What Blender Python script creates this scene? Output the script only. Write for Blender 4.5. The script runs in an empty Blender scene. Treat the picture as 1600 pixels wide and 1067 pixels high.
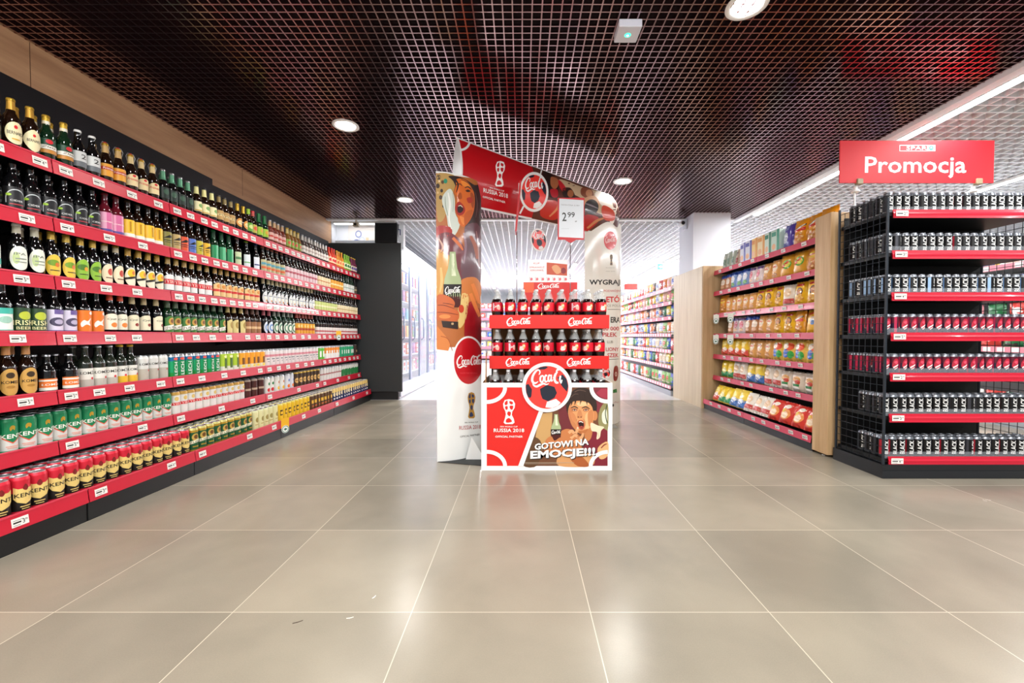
import bpy, math, random
from math import sin, cos, pi, sqrt, radians, tan
from mathutils import Vector, Matrix
from mathutils.geometry import tessellate_polygon

scene = bpy.context.scene
COL = scene.collection
rnd = random.Random(7)

# ------------------------------------------------------------------ camera
TH = .0225
CAM_H = .92
FPX = 661.0
PPX, PPY = 815.0, 524.5 + FPX * tan(TH)
cam_data = bpy.data.cameras.new('camera')
cam = bpy.data.objects.new('camera', cam_data)
COL.objects.link(cam)
cam.location = (0, 0, CAM_H)
cam.rotation_euler = (pi / 2 - TH, 0, 0)
cam_data.sensor_width = 36
cam_data.sensor_fit = 'HORIZONTAL'
cam_data.lens = FPX / 1600 * 36
cam_data.shift_x = (800 - PPX) / 1600
cam_data.shift_y = (PPY - 533.5) / 1600
cam_data.clip_start = .05
cam_data.clip_end = 60
scene.camera = cam

# ------------------------------------------------------------------ world, view, large lights
world = bpy.data.worlds.new('world')
scene.world = world
world.use_nodes = True
bg = world.node_tree.nodes['Background']
bg.inputs[0].default_value = (.93, .96, 1, 1)
bg.inputs[1].default_value = 0.40
vs = scene.view_settings
vs.view_transform = 'Standard'
vs.look = 'None'
vs.gamma = 1
vs.use_curve_mapping = False
vs.exposure = 0.34


def area_light(name, loc, sx, sy, power, color=(1, 1, 1), rot=(0, 0, 0), parent=None, spread=None):
    d = bpy.data.lights.new(name, 'AREA')
    d.shape = 'RECTANGLE'
    d.size, d.size_y = sx, sy
    d.energy = power
    d.color = color
    if spread:
        d.spread = spread
    o = bpy.data.objects.new(name, d)
    COL.objects.link(o)
    o.location = loc
    o.rotation_euler = rot
    o.parent = parent
    return o


# fluorescent lines of the white ceiling zone (their housings are built further down)
LED_LINES = [  # x, y0, y1, watts
    (3.13, -.5, 5.7, 90), (5.1, .5, 14, 240), (-.93, 7.0, 14.5, 210), (3.2, 7.0, 15, 300), (1.2, 9.5, 15, 220)]
for (lx, ly0, ly1, lw) in LED_LINES:
    area_light('line_light', (lx, (ly0 + ly1) / 2, 2.515), .05, ly1 - ly0, lw)
# unseen fill lights added behind the photographer for more frontal light
for (lx, ly) in ((-1.6, -1.2), (0.1, -1.4), (1.8, -1.2)):
    area_light('fill_light', (lx, ly, 2.5), 1.0, .5, 62, (1, .98, .95), (radians(25), 0, 0))


# ------------------------------------------------------------------ helpers
def lin(c):
    return c / 12.92 if c <= .04045 else ((c + .055) / 1.055) ** 2.4


def hexc(h):
    h = h.lstrip('#')
    return tuple(lin(int(h[i:i + 2], 16) / 255) for i in (0, 2, 4)) + (1,)


_M = {}


def mat(h, rough=.45, metal=0., coat=0., emit=0., trans=0., ior=1.45, alpha=1.):
    key = (h, rough, metal, coat, emit, trans, alpha)
    if key in _M:
        return _M[key]
    m = bpy.data.materials.new('m_' + h.strip('#'))
    m.use_nodes = True
    b = m.node_tree.nodes['Principled BSDF']
    b.inputs['Base Color'].default_value = hexc(h)
    b.inputs['Roughness'].default_value = rough
    b.inputs['Metallic'].default_value = metal
    b.inputs['Coat Weight'].default_value = coat
    b.inputs['Coat Roughness'].default_value = .08
    b.inputs['Transmission Weight'].default_value = trans
    b.inputs['IOR'].default_value = ior
    b.inputs['Alpha'].default_value = alpha
    if emit:
        b.inputs['Emission Color'].default_value = hexc(h)
        b.inputs['Emission Strength'].default_value = emit
    _M[key] = m
    return m


_T = {}


def text_mesh(s, bold=0., shear=0.):
    """2-D triangles of a word, normalised to x 0..w, y 0..1 (cap height)."""
    key = (s, bold, shear)
    if key in _T:
        return _T[key]
    cu = bpy.data.curves.new('txt', 'FONT')
    cu.body = s
    cu.size = 1
    cu.resolution_u = 2
    cu.offset = bold * .35 if bold < .06 else bold * .5
    cu.shear = shear
    o = bpy.data.objects.new('txt', cu)
    me = bpy.data.meshes.new_from_object(o)
    vs_ = [(v.co.x, v.co.y) for v in me.vertices]
    fs = [tuple(p.vertices) for p in me.polygons]
    bpy.data.objects.remove(o)
    bpy.data.curves.remove(cu)
    bpy.data.meshes.remove(me)
    if not vs_:
        vs_, fs = [(0, 0), (1, 0), (1, 1)], [(0, 1, 2)]
    x0 = min(v[0] for v in vs_); x1 = max(v[0] for v in vs_)
    y0 = min(v[1] for v in vs_); y1 = max(v[1] for v in vs_)
    h = max(y1 - y0, 1e-6)
    out = ([((x - x0) / h, (y - y0) / h) for x, y in vs_], fs, (x1 - x0) / h)
    _T[key] = out
    return out


def smooth_line(pts, n=6, closed=False):
    """Catmull-Rom through (x, y, width) points."""
    P = [tuple(p) for p in pts]
    if len(P) < 3:
        return P
    out = []
    N = len(P)
    rng = range(N if closed else N - 1)
    for i in rng:
        if closed:
            a, b, c, d = P[(i - 1) % N], P[i], P[(i + 1) % N], P[(i + 2) % N]
        else:
            a, b, c, d = P[max(i - 1, 0)], P[i], P[i + 1], P[min(i + 2, N - 1)]
        for k in range(n):
            t = k / n
            out.append(tuple(.5 * (2 * b[j] + (c[j] - a[j]) * t + (2 * a[j] - 5 * b[j] + 4 * c[j] - d[j]) * t * t
                                   + (3 * b[j] - a[j] - 3 * c[j] + d[j]) * t ** 3) for j in range(len(b))))
    if not closed:
        out.append(P[-1])
    return out


class MB:
    def __init__(s):
        s.v, s.f, s.m, s.s, s.mats = [], [], [], [], []

    def mi(s, m):
        if m not in s.mats:
            s.mats.append(m)
        return s.mats.index(m)

    def add(s, vs_, fs, m, smooth=False):
        b = len(s.v)
        s.v.extend(vs_)
        k = s.mi(m)
        for f in fs:
            s.f.append(tuple(b + i for i in f))
            s.m.append(k)
            s.s.append(smooth)
        return s

    def box(s, x0, x1, y0, y1, z0, z1, m):
        return s.add([(x0, y0, z0), (x1, y0, z0), (x1, y1, z0), (x0, y1, z0), (x0, y0, z1), (x1, y0, z1), (x1, y1, z1), (x0, y1, z1)],
                     [(0, 3, 2, 1), (4, 5, 6, 7), (0, 1, 5, 4), (1, 2, 6, 5), (2, 3, 7, 6), (3, 0, 4, 7)], m)

    def cbox(s, x0, x1, y0, y1, z0, z1, m, c=.004):
        """box with chamfered upright and horizontal edges"""
        pts = []
        for (z, i) in ((z0, c), (z0 + c, 0), (z1 - c, 0), (z1, c)):
            for (x, y) in ((x0 + i + c * (i == 0), y0 + i), (x1 - i - c * (i == 0), y0 + i), (x1 - i, y0 + i + c * (i == 0)), (x1 - i, y1 - i - c * (i == 0)),
                           (x1 - i - c * (i == 0), y1 - i), (x0 + i + c * (i == 0), y1 - i), (x0 + i, y1 - i - c * (i == 0)), (x0 + i, y0 + i + c * (i == 0))):
                pts.append((x, y, z))
        fs = []
        for r in range(3):
            for k in range(8):
                fs.append((r * 8 + k, r * 8 + (k + 1) % 8, r * 8 + 8 + (k + 1) % 8, r * 8 + 8 + k))
        fs.append(tuple(range(7, -1, -1)))
        fs.append(tuple(range(24, 32)))
        return s.add(pts, fs, m)

    def prism(s, prof, axis, a0, a1, m):
        """closed 2-D profile extruded along an axis: 'y' -> profile is (x, z); 'x' -> (y, z); 'z' -> (x, y)"""
        def P(p, a):
            return {'y': (p[0], a, p[1]), 'x': (a, p[0], p[1]), 'z': (p[0], p[1], a)}[axis]
        n = len(prof)
        vs_ = [P(p, a0) for p in prof] + [P(p, a1) for p in prof]
        fs = [(i, (i + 1) % n, n + (i + 1) % n, n + i) for i in range(n)] + [tuple(range(n - 1, -1, -1)), tuple(range(n, 2 * n))]
        return s.add(vs_, fs, m)

    def lathe(s, prof, m, n=20, cx=0, cy=0, smooth=True, a0=0., a1=2 * pi, caps=False):
        full = abs(a1 - a0 - 2 * pi) < 1e-6
        k = n if full else n + 1
        vs_ = []
        for (r, z) in prof:
            for i in range(k):
                a = a0 + (a1 - a0) * i / n
                vs_.append((cx + r * cos(a), cy + r * sin(a), z))
        fs = []
        for j in range(len(prof) - 1):
            for i in range(n):
                i2 = (i + 1) % k if full else i + 1
                fs.append((j * k + i, j * k + i2, (j + 1) * k + i2, (j + 1) * k + i))
        s.add(vs_, fs, m, smooth)
        if caps:
            s.add([v for v in vs_[:k]], [tuple(range(k - 1, -1, -1))], m)
            s.add([v for v in vs_[-k:]], [tuple(range(k))], m)
        return s

    def tube(s, pts, r, m, n=6):
        P = [Vector(p) for p in pts]
        vs_ = []
        for i, p in enumerate(P):
            d = (P[min(i + 1, len(P) - 1)] - P[max(i - 1, 0)]).normalized()
            a = d.orthogonal().normalized() if i == 0 else (pa - d * pa.dot(d)).normalized()
            pa = a
            b = d.cross(a)
            for k in range(n):
                t = 2 * pi * k / n
                vs_.append(tuple(p + (a * cos(t) + b * sin(t)) * r))
        fs = []
        for i in range(len(P) - 1):
            for k in range(n):
                fs.append((i * n + k, i * n + (k + 1) % n, (i + 1) * n + (k + 1) % n, (i + 1) * n + k))
        fs.append(tuple(range(n - 1, -1, -1)))
        fs.append(tuple((len(P) - 1) * n + k for k in range(n)))
        return s.add(vs_, fs, m, True)

    def mesh(s, name):
        me = bpy.data.meshes.new(name)
        me.from_pydata([tuple(v) for v in s.v], [], s.f)
        for m in s.mats:
            me.materials.append(m)
        me.polygons.foreach_set('material_index', s.m)
        me.polygons.foreach_set('use_smooth', s.s)
        me.update()
        return me

    def build(s, name, parent=None, loc=None):
        return link(name, s.mesh(name), parent, loc)


def link(name, me, parent=None, loc=None, rz=0.):
    o = bpy.data.objects.new(name, me)
    COL.objects.link(o)
    if parent is not None:
        o.parent = parent
    if loc is not None:
        o.location = loc
    if rz:
        o.rotation_euler = (0, 0, rz)
    return o


def tag(o, label=None, cat=None, group=None, kind=None):
    if label:
        o['label'] = label
    if cat:
        o['category'] = cat
    if group:
        o['group'] = group
    if kind:
        o['kind'] = kind
    return o


def empty(name, loc=(0, 0, 0), rz=0., label=None, cat=None, group=None):
    o = link(name, None, None, loc, rz)
    o.empty_display_size = .05
    return tag(o, label, cat, group)


class Art:
    """printed artwork: flat shapes laid on a surface by F(x, y, lift) -> point"""
    STEP = .0003

    def __init__(s, mb, F, T=None, maxe=1e9, base=1, bend=(1., 1.)):
        # bend: how strongly the surface curves along x and y (sets how finely shapes are divided)
        s.mb, s.F, s.maxe, s.k, s.bend = mb, F, maxe, base, bend
        s.T = T or (lambda x, y: (x, y))

    def sub(s, cx, cy, sx, sy=None, shear=0., rot=0.):
        """unit art (y up) placed in the parent's coordinates"""
        sy = sx if sy is None else sy
        T0 = s.T
        c, n = cos(rot), sin(rot)

        def T(x, y):
            x = x + shear * y
            x, y = x * sx, y * sy
            return T0(cx + x * c - y * n, cy + x * n + y * c)
        a = Art(s.mb, s.F, T, s.maxe, s.k + 1, s.bend)
        return a

    def _emit(s, pts, tris, m):
        s.mb.prints = getattr(s.mb, 'prints', 0) + 1
        lift = s.k * s.STEP + s.mb.prints * .00002
        out, idx = [], []
        stack = [(pts[a], pts[b], pts[c]) for a, b, c in tris]
        n = 0
        while stack:
            t = stack.pop()
            n += 1
            e = [((t[i][0] - t[(i + 1) % 3][0]) * s.bend[0]) ** 2 + ((t[i][1] - t[(i + 1) % 3][1]) * s.bend[1]) ** 2 for i in range(3)]
            i = e.index(max(e))
            if e[i] > s.maxe ** 2 and n < 20000:
                a, b, c = t[i], t[(i + 1) % 3], t[(i + 2) % 3]
                mid = ((a[0] + b[0]) / 2, (a[1] + b[1]) / 2)
                stack += [(a, mid, c), (mid, b, c)]
                continue
            j = len(out)
            out += [s.F(p[0], p[1], lift) for p in t]
            idx.append((j, j + 1, j + 2))
        s.mb.add(out, idx, m)

    def poly(s, pts, m, up=0):
        pts = [s.T(*p[:2]) for p in pts]
        s.k += up
        tris = tessellate_polygon([[Vector((p[0], p[1], 0)) for p in pts]])
        s._emit(pts, tris, m)
        return s

    def blob(s, pts, m, n=4, up=0):
        return s.poly(smooth_line([(p[0], p[1]) for p in pts], n, True), m, up)

    def rect(s, x0, y0, x1, y1, m, up=0):
        return s.poly([(x0, y0), (x1, y0), (x1, y1), (x0, y1)], m, up)

    def ell(s, cx, cy, rx, ry, m, up=0, n=28, a0=0, a1=2 * pi):
        pts = [(cx + rx * cos(a0 + (a1 - a0) * i / n), cy + ry * sin(a0 + (a1 - a0) * i / n)) for i in range(n + (a1 - a0 < 6.28))]
        if a1 - a0 < 6.28:
            pts.append((cx, cy))
        return s.poly(pts, m, up)

    def ring(s, cx, cy, rx, ry, w, m, up=0, n=36, a0=0, a1=2 * pi):
        pts = [(cx + rx * cos(a0 + (a1 - a0) * i / n), cy + ry * sin(a0 + (a1 - a0) * i / n), w) for i in range(n + 1)]
        return s.line(pts, m, up, raw=True)

    def line(s, pts, m, up=0, w=None, raw=False, n=5):
        """ribbon through (x, y, width)"""
        s.k += up
        P = [(p[0], p[1], p[2] if len(p) > 2 else w) for p in pts]
        if not raw and len(P) > 2:
            P = smooth_line(P, n)
        L, R = [], []
        for i, p in enumerate(P):
            a, b = P[max(i - 1, 0)], P[min(i + 1, len(P) - 1)]
            dx, dy = b[0] - a[0], b[1] - a[1]
            d = sqrt(dx * dx + dy * dy) or 1
            h = max(p[2], .001) / 2
            L.append(s.T(p[0] - dy / d * h, p[1] + dx / d * h))
            R.append(s.T(p[0] + dy / d * h, p[1] - dx / d * h))
        pts2 = L + R
        N = len(L)
        tris = []
        for i in range(N - 1):
            tris += [(i, i + 1, N + i + 1), (i, N + i + 1, N + i)]
        s._emit(pts2, tris, m)
        return s

    def text(s, t, cx, cy, w, h, m, up=0, bold=.02, shear=0., slope=0., flip=False):
        """word centred at cx, cy in a w x h field; flip=True where y points down"""
        s.k += up
        vs_, fs, ww = text_mesh(t, bold, shear)
        q = []
        for x, y in vs_:
            X = (x / ww - .5) * w
            Y = (y - .5) * h * (-1 if flip else 1)
            q.append(s.T(cx + X, cy + Y + slope * X))
        tris = []
        for f in fs:
            for i in range(1, len(f) - 1):
                tris.append((f[0], f[i], f[i + 1]))
        s._emit(q, tris, m)
        return s


# ---- pieces of artwork in unit coordinates (y up) ----
RED = mat('#d8121c', .35, coat=.3)
WHITE = mat('#f2f2f0', .4)
BLACK = mat('#111214', .4)


def art_logo(a, m, full=True):
    """the flowing white script, x 0..100, y 0..32"""
    up = 1
    # first C with long tail
    a.line([(21, 21, 1.5), (24, 26, 3), (21, 30.5, 2.6), (14, 28, 4), (6.5, 20, 5), (4, 11, 5.4), (8, 6, 4.2), (13.5, 6.2, 2.8), (18, 8.6, 1)], m, up)
    a.line([(4.5, 8, 1), (6, 2.5, 3), (13, -1, 4), (22, 1.5, 4.2), (30, 3.5, 3.6), (37, 1.2, 2.6), (43, 3, 1)], m)
    # o
    a.line([(28, 19, 3.2), (24, 15.5, 4), (23.5, 9, 4), (27, 6.6, 3), (31, 11, 3.8), (31.5, 17, 3.4), (28, 19, 3)], m)
    # c
    a.line([(40, 17.5, 3), (37, 19, 3.2), (34, 14, 4.2), (34.5, 8, 4), (38, 6.6, 3), (42, 10, 1.5)], m)
    # a
    a.line([(48.5, 17.5, 2.6), (45, 18.6, 3.4), (42.4, 13, 4), (43, 7.6, 3.8), (46.4, 8, 2.6), (49.5, 14, 2.4)], m)
    a.line([(50.6, 19.5, 3), (49.3, 12, 3.6), (50, 7.2, 3.2), (53.6, 9.5, 1.2)], m)
    if not full:
        a.line([(62, 24, 2), (66, 28, 4), (70, 27, 2.4)], m)
        a.line([(66, 24, 2), (60, 19, 5), (57, 11, 5.6), (60, 4, 5), (66, 3, 3)], m)
        a.line([(54, 12.5, 3), (58, 14, 3)], m)
        a.line([(72, 16, 4), (70, 9, 4.5), (72, 2, 3), (75, 8, 2)], m)
        return
    a.line([(53, 12.6, 2.6), (58, 13.6, 2.6)], m)
    # second C, its upper sweep running over the l
    a.line([(68, 20, 1.6), (71.5, 25, 2.6), (69, 29.5, 2.6), (63, 26, 4), (58.5, 18, 5), (58, 10, 5.2), (61.5, 5.8, 3.8), (66, 7.4, 1.4)], m)
    a.line([(66, 24, 1), (73, 27.5, 2.2), (82, 25.5, 3.6), (90, 29.5, 4.6), (98.5, 32, .8)], m)
    a.line([(73, 18.6, 3), (69.4, 15, 3.8), (69, 9, 3.8), (72, 6.6, 3), (76, 11, 3.6), (76.4, 17, 3.2), (73, 18.6, 3)], m)
    a.line([(80, 10, 1.4), (84, 18, 2.4), (84.5, 24, 2.6), (81.4, 22, 3.2), (79.6, 14, 3.8), (80, 8, 3.8), (83.4, 7, 2.4)], m)
    a.line([(92, 17.5, 2.6), (88.5, 18.4, 3.4), (86, 13, 4), (86.6, 7.6, 3.8), (90, 8, 2.6), (93, 14, 2.4)], m)
    a.line([(94, 19.5, 3), (92.8, 12, 3.6), (93.6, 7.2, 3.2), (97, 9.5, 1.2)], m)


def art_ball(a, white_ring=True):
    """football roundel, radius 1"""
    if white_ring:
        a.ell(0, 0, 1, 1, WHITE, 1, 44)
    a.ell(0, 0, .86, .86, mat('#ee3b33', .35, coat=.3), 1, 40)
    nv = mat('#1d2333', .4)
    a.poly([(-.28, -.06), (.0, .10), (.30, .02), (.40, -.22), (.30, -.42), (.05, -.56), (-.18, -.46), (-.25, -.28)], nv, 1)
    a.poly([(-.85, .10), (-.74, .14), (-.60, -.08), (-.62, -.34), (-.66, -.42), (-.75, -.40), (-.83, -.2)], nv)
    a.poly([(-.42, .70), (-.1, .72), (.05, .80), (-.05, .85), (-.28, .81)], nv)
    a.poly([(.42, .40), (.62, .52), (.78, .34), (.85, .05), (.80, -.18), (.62, .02), (.50, .2)], nv)
    a.poly([(-.06, -.80), (.0, -.58), (.36, -.46), (.55, -.62), (.42, -.74), (.2, -.83)], WHITE)
    b = a.sub(-.64, .04, .0168, .0208, rot=.08)
    b.k = a.k + 1
    art_logo(b, WHITE, False)


def art_trophy(a, body, hole):
    """cup emblem, x -.5...5, y -1..1"""
    a.blob([(-.42, .62), (-.30, .92), (0, 1.0), (.30, .92), (.44, .62), (.40, .30), (.24, .02), (.20, -.25), (.34, -.55), (.40, -.85), (.26, -.98), (-.26, -.98), (-.38, -.85), (-.28, -.5), (-.22, -.2), (-.26, .05), (-.38, .30)], body, 1)
    for p in ([(-.30, .72), (-.12, .90), (-.10, .60), (-.26, .52)], [(.04, .84), (.28, .76), (.24, .58), (.06, .64)], [(-.28, .40), (-.10, .44), (-.10, .20), (-.22, .16)],
              [(.06, .46), (.30, .46), (.24, .16), (.08, .24)], [(-.06, .02), (.14, -.06), (.06, -.36), (-.12, -.2)], [(-.2, -.62), (.02, -.5), (.22, -.78), (-.18, -.86)]):
        a.blob(p, hole, 3, 0 if p[0][0] != -.30 else 1)


def art_coke_bottle(a, script=True):
    """contour bottle print, x -.5...5, y 0..3"""
    g = mat('#a9b98c', .3)
    a.blob([(-.16, 3.0), (.16, 3.0), (.2, 2.55), (.26, 2.1), (.46, 1.55), (.5, 1.0), (.42, .0), (-.42, .0), (-.5, 1.0), (-.44, 1.55), (-.25, 2.1), (-.18, 2.55)], g, 1)
    a.blob([(-.05, 2.9), (.08, 2.9), (.12, 2.1), (.2, 1.7), (-.05, 1.7)], mat('#dfe6c8', .3), 1)
    a.poly([(-.5, 1.25), (.5, 1.25), (.47, .62), (-.49, .62)], mat('#1a1212', .4))
    a.poly([(-.49, .62), (.47, .62), (.42, 0), (-.42, 0)], mat('#4a1612', .4))
    if script:
        b = a.sub(-.44, .72, .0088, .013)
        art_logo(b, WHITE)


def wood_mat(name, c1, c2, axis='y', rough=.5, scale=1.):
    m = bpy.data.materials.new(name)
    m.use_nodes = True
    nt = m.node_tree
    b = nt.nodes['Principled BSDF']
    tc = nt.nodes.new('ShaderNodeTexCoord')
    mp = nt.nodes.new('ShaderNodeMapping')
    mp.inputs['Scale'].default_value = {'y': (6, .7, 9), 'z': (14, 14, .9)}[axis]
    nz = nt.nodes.new('ShaderNodeTexNoise')
    nz.inputs['Scale'].default_value = 1.6 * scale
    nz.inputs['Detail'].default_value = 9
    nz.inputs['Roughness'].default_value = .62
    cr = nt.nodes.new('ShaderNodeValToRGB')
    cr.color_ramp.elements[0].position = .32
    cr.color_ramp.elements[1].position = .72
    cr.color_ramp.elements[0].color = hexc(c1)
    cr.color_ramp.elements[1].color = hexc(c2)
    nt.links.new(tc.outputs['Object'], mp.inputs[0])
    nt.links.new(mp.outputs[0], nz.inputs[0])
    nt.links.new(nz.outputs[0], cr.inputs[0])
    nt.links.new(cr.outputs[0], b.inputs['Base Color'])
    b.inputs['Roughness'].default_value = rough
    return m


def floor_mat(name, ca, cb, grout, rough, gw=.0022):
    m = bpy.data.materials.new(name)
    m.use_nodes = True
    nt = m.node_tree
    N, L = nt.nodes, nt.links
    b = N['Principled BSDF']
    tc = N.new('ShaderNodeTexCoord')
    sp = N.new('ShaderNodeSeparateXYZ')
    L.new(tc.outputs['Object'], sp.inputs[0])

    def mth(op, a, c=None):
        n = N.new('ShaderNodeMath')
        n.operation = op
        for i, q in enumerate((a, c)):
            if q is None:
                continue
            if isinstance(q, (int, float)):
                n.inputs[i].default_value = q
            else:
                L.new(q, n.inputs[i])
        return n.outputs[0]
    P = .595
    es, cells = [], []
    for out, off in ((sp.outputs[0], .229 + 5 * P), (sp.outputs[1], 5 * P - 1.388 + 2 * P)):
        t = mth('DIVIDE', mth('ADD', out, off if out == sp.outputs[1] else -.229 + 10 * P), P)
        fr = mth('FRACT', t)
        es.append(mth('MINIMUM', fr, mth('SUBTRACT', 1., fr)))
        cells.append(mth('FLOOR', t))
    line = mth('LESS_THAN', mth('MINIMUM', es[0], es[1]), gw / P)
    comb = N.new('ShaderNodeCombineXYZ')
    L.new(cells[0], comb.inputs[0]); L.new(cells[1], comb.inputs[1])
    wn = N.new('ShaderNodeTexWhiteNoise')
    L.new(comb.outputs[0], wn.inputs[0])
    nz = N.new('ShaderNodeTexNoise')
    nz.inputs['Scale'].default_value = 2.2
    nz.inputs['Detail'].default_value = 8
    nz.inputs['Distortion'].default_value = .25
    L.new(tc.outputs['Object'], nz.inputs[0])
    nf = N.new('ShaderNodeTexNoise')
    nf.inputs['Scale'].default_value = 260
    L.new(tc.outputs['Object'], nf.inputs[0])
    v = mth('ADD', mth('MULTIPLY', nz.outputs[0], .62), mth('MULTIPLY', wn.outputs[0], .22))
    v = mth('ADD', v, mth('MULTIPLY', nf.outputs[0], .16))
    cr = N.new('ShaderNodeValToRGB')
    cr.color_ramp.elements[0].position = .3
    cr.color_ramp.elements[1].position = .75
    cr.color_ramp.elements[0].color = hexc(ca)
    cr.color_ramp.elements[1].color = hexc(cb)
    L.new(v, cr.inputs[0])
    mx = N.new('ShaderNodeMix')
    mx.data_type = 'RGBA'
    L.new(line, mx.inputs[0])
    L.new(cr.outputs[0], mx.inputs[6])
    mx.inputs[7].default_value = hexc(grout)
    L.new(mx.outputs[2], b.inputs['Base Color'])
    ro = mth('ADD', mth('MULTIPLY', nz.outputs[0], .12), rough)
    L.new(ro, b.inputs['Roughness'])
    return m
# ------------------------------------------------------------------ the setting
CEIL = 2.56
OAK = wood_mat('oak_wall', '#b08562', '#d6aa82', 'y')
OAK2 = wood_mat('oak_panel', '#b89468', '#d3b389', 'z')
PALE = wood_mat('pale_panel', '#c9b598', '#dccbb0', 'z')
DARK = mat('#26292c', .5)
DARK2 = mat('#060607', .6)
WALLW = mat('#e6e8ec', .6)
FL = floor_mat('floor_tiles', '#827c6f', '#a29a89', '#c4bba8', .19, .0016)
FLW = floor_mat('white_tiles', '#d6d6d6', '#e8e8ea', '#cfcfcf', .1, .0015)


def structure(o):
    o['kind'] = 'structure'
    return o


mb = MB()
mb.box(-2.85, 9.2, -3.0, 6.04, -.1, 0, FL)
structure(mb.build('floor'))
mb = MB()
mb.box(-2.85, 9.2, 6.04, 17.2, -.1, .0005, FLW)
structure(mb.build('floor_white'))

mb = MB()
mb.box(-2.85, -2.75, -3.0, 6.14, 0, 3.0, OAK)
structure(mb.build('wall_left'))
mb = MB()   # faint joints between the oak boards
for y in (.6, 2.4, 4.2):
    mb.box(-2.7502, -2.7488, y, y + .003, 2.3, 2.56, mat('#6b4a34', .6))
structure(mb.build('trim_left'))
mb = MB()   # white wall that closes the dark zone behind the end of the beer wall
mb.box(-2.85, -1.75, 6.30, 6.40, 2.2, 3.0, WALLW)
mb.box(-2.85, -2.74, 6.14, 6.30, 2.2, 3.0, WALLW)
structure(mb.build('wall_return'))
mb = MB()
mb.box(-2.95, -2.85, 6.1, 17.2, 0, 3.2, WALLW)
structure(mb.build('wall_left_far'))
mb = MB()
mb.box(-2.95, 9.2, 17.2, 17.3, 0, 3.2, WALLW)
structure(mb.build('wall_back'))
mb = MB()
mb.box(9.2, 9.3, -3.0, 17.3, 0, 3.2, WALLW)
structure(mb.build('wall_right'))

# open grid ceiling over the drinks area: bars crossing every 50 mm, black void above
GR = bpy.data.materials.new('ceiling_bronze')
GR.use_nodes = True
_b = GR.node_tree.nodes['Principled BSDF']
_b.inputs['Base Color'].default_value = (.42, .27, .28, 1)
_b.inputs['Metallic'].default_value = .97
_b.inputs['Roughness'].default_value = .17
X0, X1, Y0, Y1 = -2.75, 3.0, -.6, 5.98
mb = MB()
w = .0033
x = X0 + .02
while x < X1:
    mb.box(x - w, x + w, Y0, Y1, CEIL, CEIL + .04, GR)
    x += .0497
y = Y1 - .02
while y > Y0:
    mb.box(X0, X1, y - w, y + w, CEIL + .0003, CEIL + .0397, GR)
    y -= .0497
structure(mb.build('ceiling'))
mb = MB()
mb.box(-2.85, 3.02, -.7, 6.1, 3.0, 3.1, mat('#050506', .9))
mb.box(3.0, 3.02, -.7, 6.02, CEIL + .03, 3.0, mat('#050506', .9))
mb.box(-2.75, 3.0, 5.99, 6.01, CEIL + .03, 3.0, mat('#050506', .9))
structure(mb.build('ceiling_void'))

# white open grid ceiling over the rest of the shop
WG = mat('#eceef2', .45)
mb = MB()
w = .006


def white_grid(x0, x1, y0, y1, px, py):
    x = x0 + px / 2
    while x < x1:
        mb.box(x - w, x + w, y0, y1, CEIL, CEIL + .05, WG)
        x += px
    y = y0 + py / 2
    while y < y1:
        mb.box(x0, x1, y - w, y + w, CEIL + .0004, CEIL + .0496, WG)
        y += py


white_grid(3.17, 9.2, -.6, 6.06, .1, .1)
white_grid(-2.85, 9.2, 6.06, 17.2, .1, .1)
structure(mb.build('ceiling_white'))
mb = MB()
mb.box(3.02, 9.2, -.7, 6.02, 2.86, 2.96, mat('#b7bccb', .7))
mb.box(-2.85, 9.2, 6.02, 17.2, 2.86, 2.96, mat('#b7bccb', .7))
structure(mb.build('ceiling_white_void'))
mb = MB()   # white edge trim round the dark ceiling
mb.box(3.0, 3.075, -.6, 6.06, 2.53, 2.60, WALLW)
mb.box(-2.75, 3.0, 5.98, 6.06, 2.545, 2.60, WALLW)
structure(mb.build('trim_ceiling'))

# pillar clad in wood below
mb = MB()
mb.box(2.30, 2.80, 5.70, 6.20, 0, 3.0, mat('#dcdfe8', .55))
structure(mb.build('pillar'))
mb = MB()
mb.box(2.285, 2.83, 5.55, 6.36, 0, 1.80, PALE)
structure(mb.build('wall_cladding'))

# ------------------------------------------------------------------ lamps
GLOW = mat('#ffffff', .5, emit=22)


def downlight(x, y, label, power=9):
    e = empty('ceiling_downlight', (x, y, CEIL), 0, label, 'light', 'round downlights in the dark ceiling')
    r = MB()
    r.lathe([(.098, .002), (.1, -.004), (.094, -.008), (.078, -.006), (.074, .004), (.074, .05)], WHITE, 40)
    r.build('trim_ring', e)
    g = MB()
    g.lathe([(.001, .004), (.074, .004)], GLOW, 32, smooth=False)
    g.build('lens', e)
    d = bpy.data.lights.new('downlight', 'SPOT')
    d.energy = power * 6
    d.spot_size = radians(150)
    d.spot_blend = .6
    d.shadow_soft_size = .07
    d.color = (1, .97, .91)
    l = bpy.data.objects.new('light_source', d)
    COL.objects.link(l)
    l.parent = e
    l.location = (0, 0, -.02)
    return e


downlight(-1.373, 3.339, 'round recessed downlight above the middle of the beer wall, larger of the two there')
downlight(-1.405, 5.141, 'small round downlight far down the dark ceiling above the charcoal end panel')
downlight(1.073, 4.528, 'round downlight just past the end of the red banner beam')
downlight(1.118, 2.137, 'large round downlight cut by the upper edge of the picture')
downlight(-1.37, 1.4, 'round downlight above the camera side of the beer wall')
downlight(1.1, -.3, 'round downlight over the aisle behind the camera')
downlight(-1.37, -.4, 'round downlight over the beer wall behind the camera')

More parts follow.
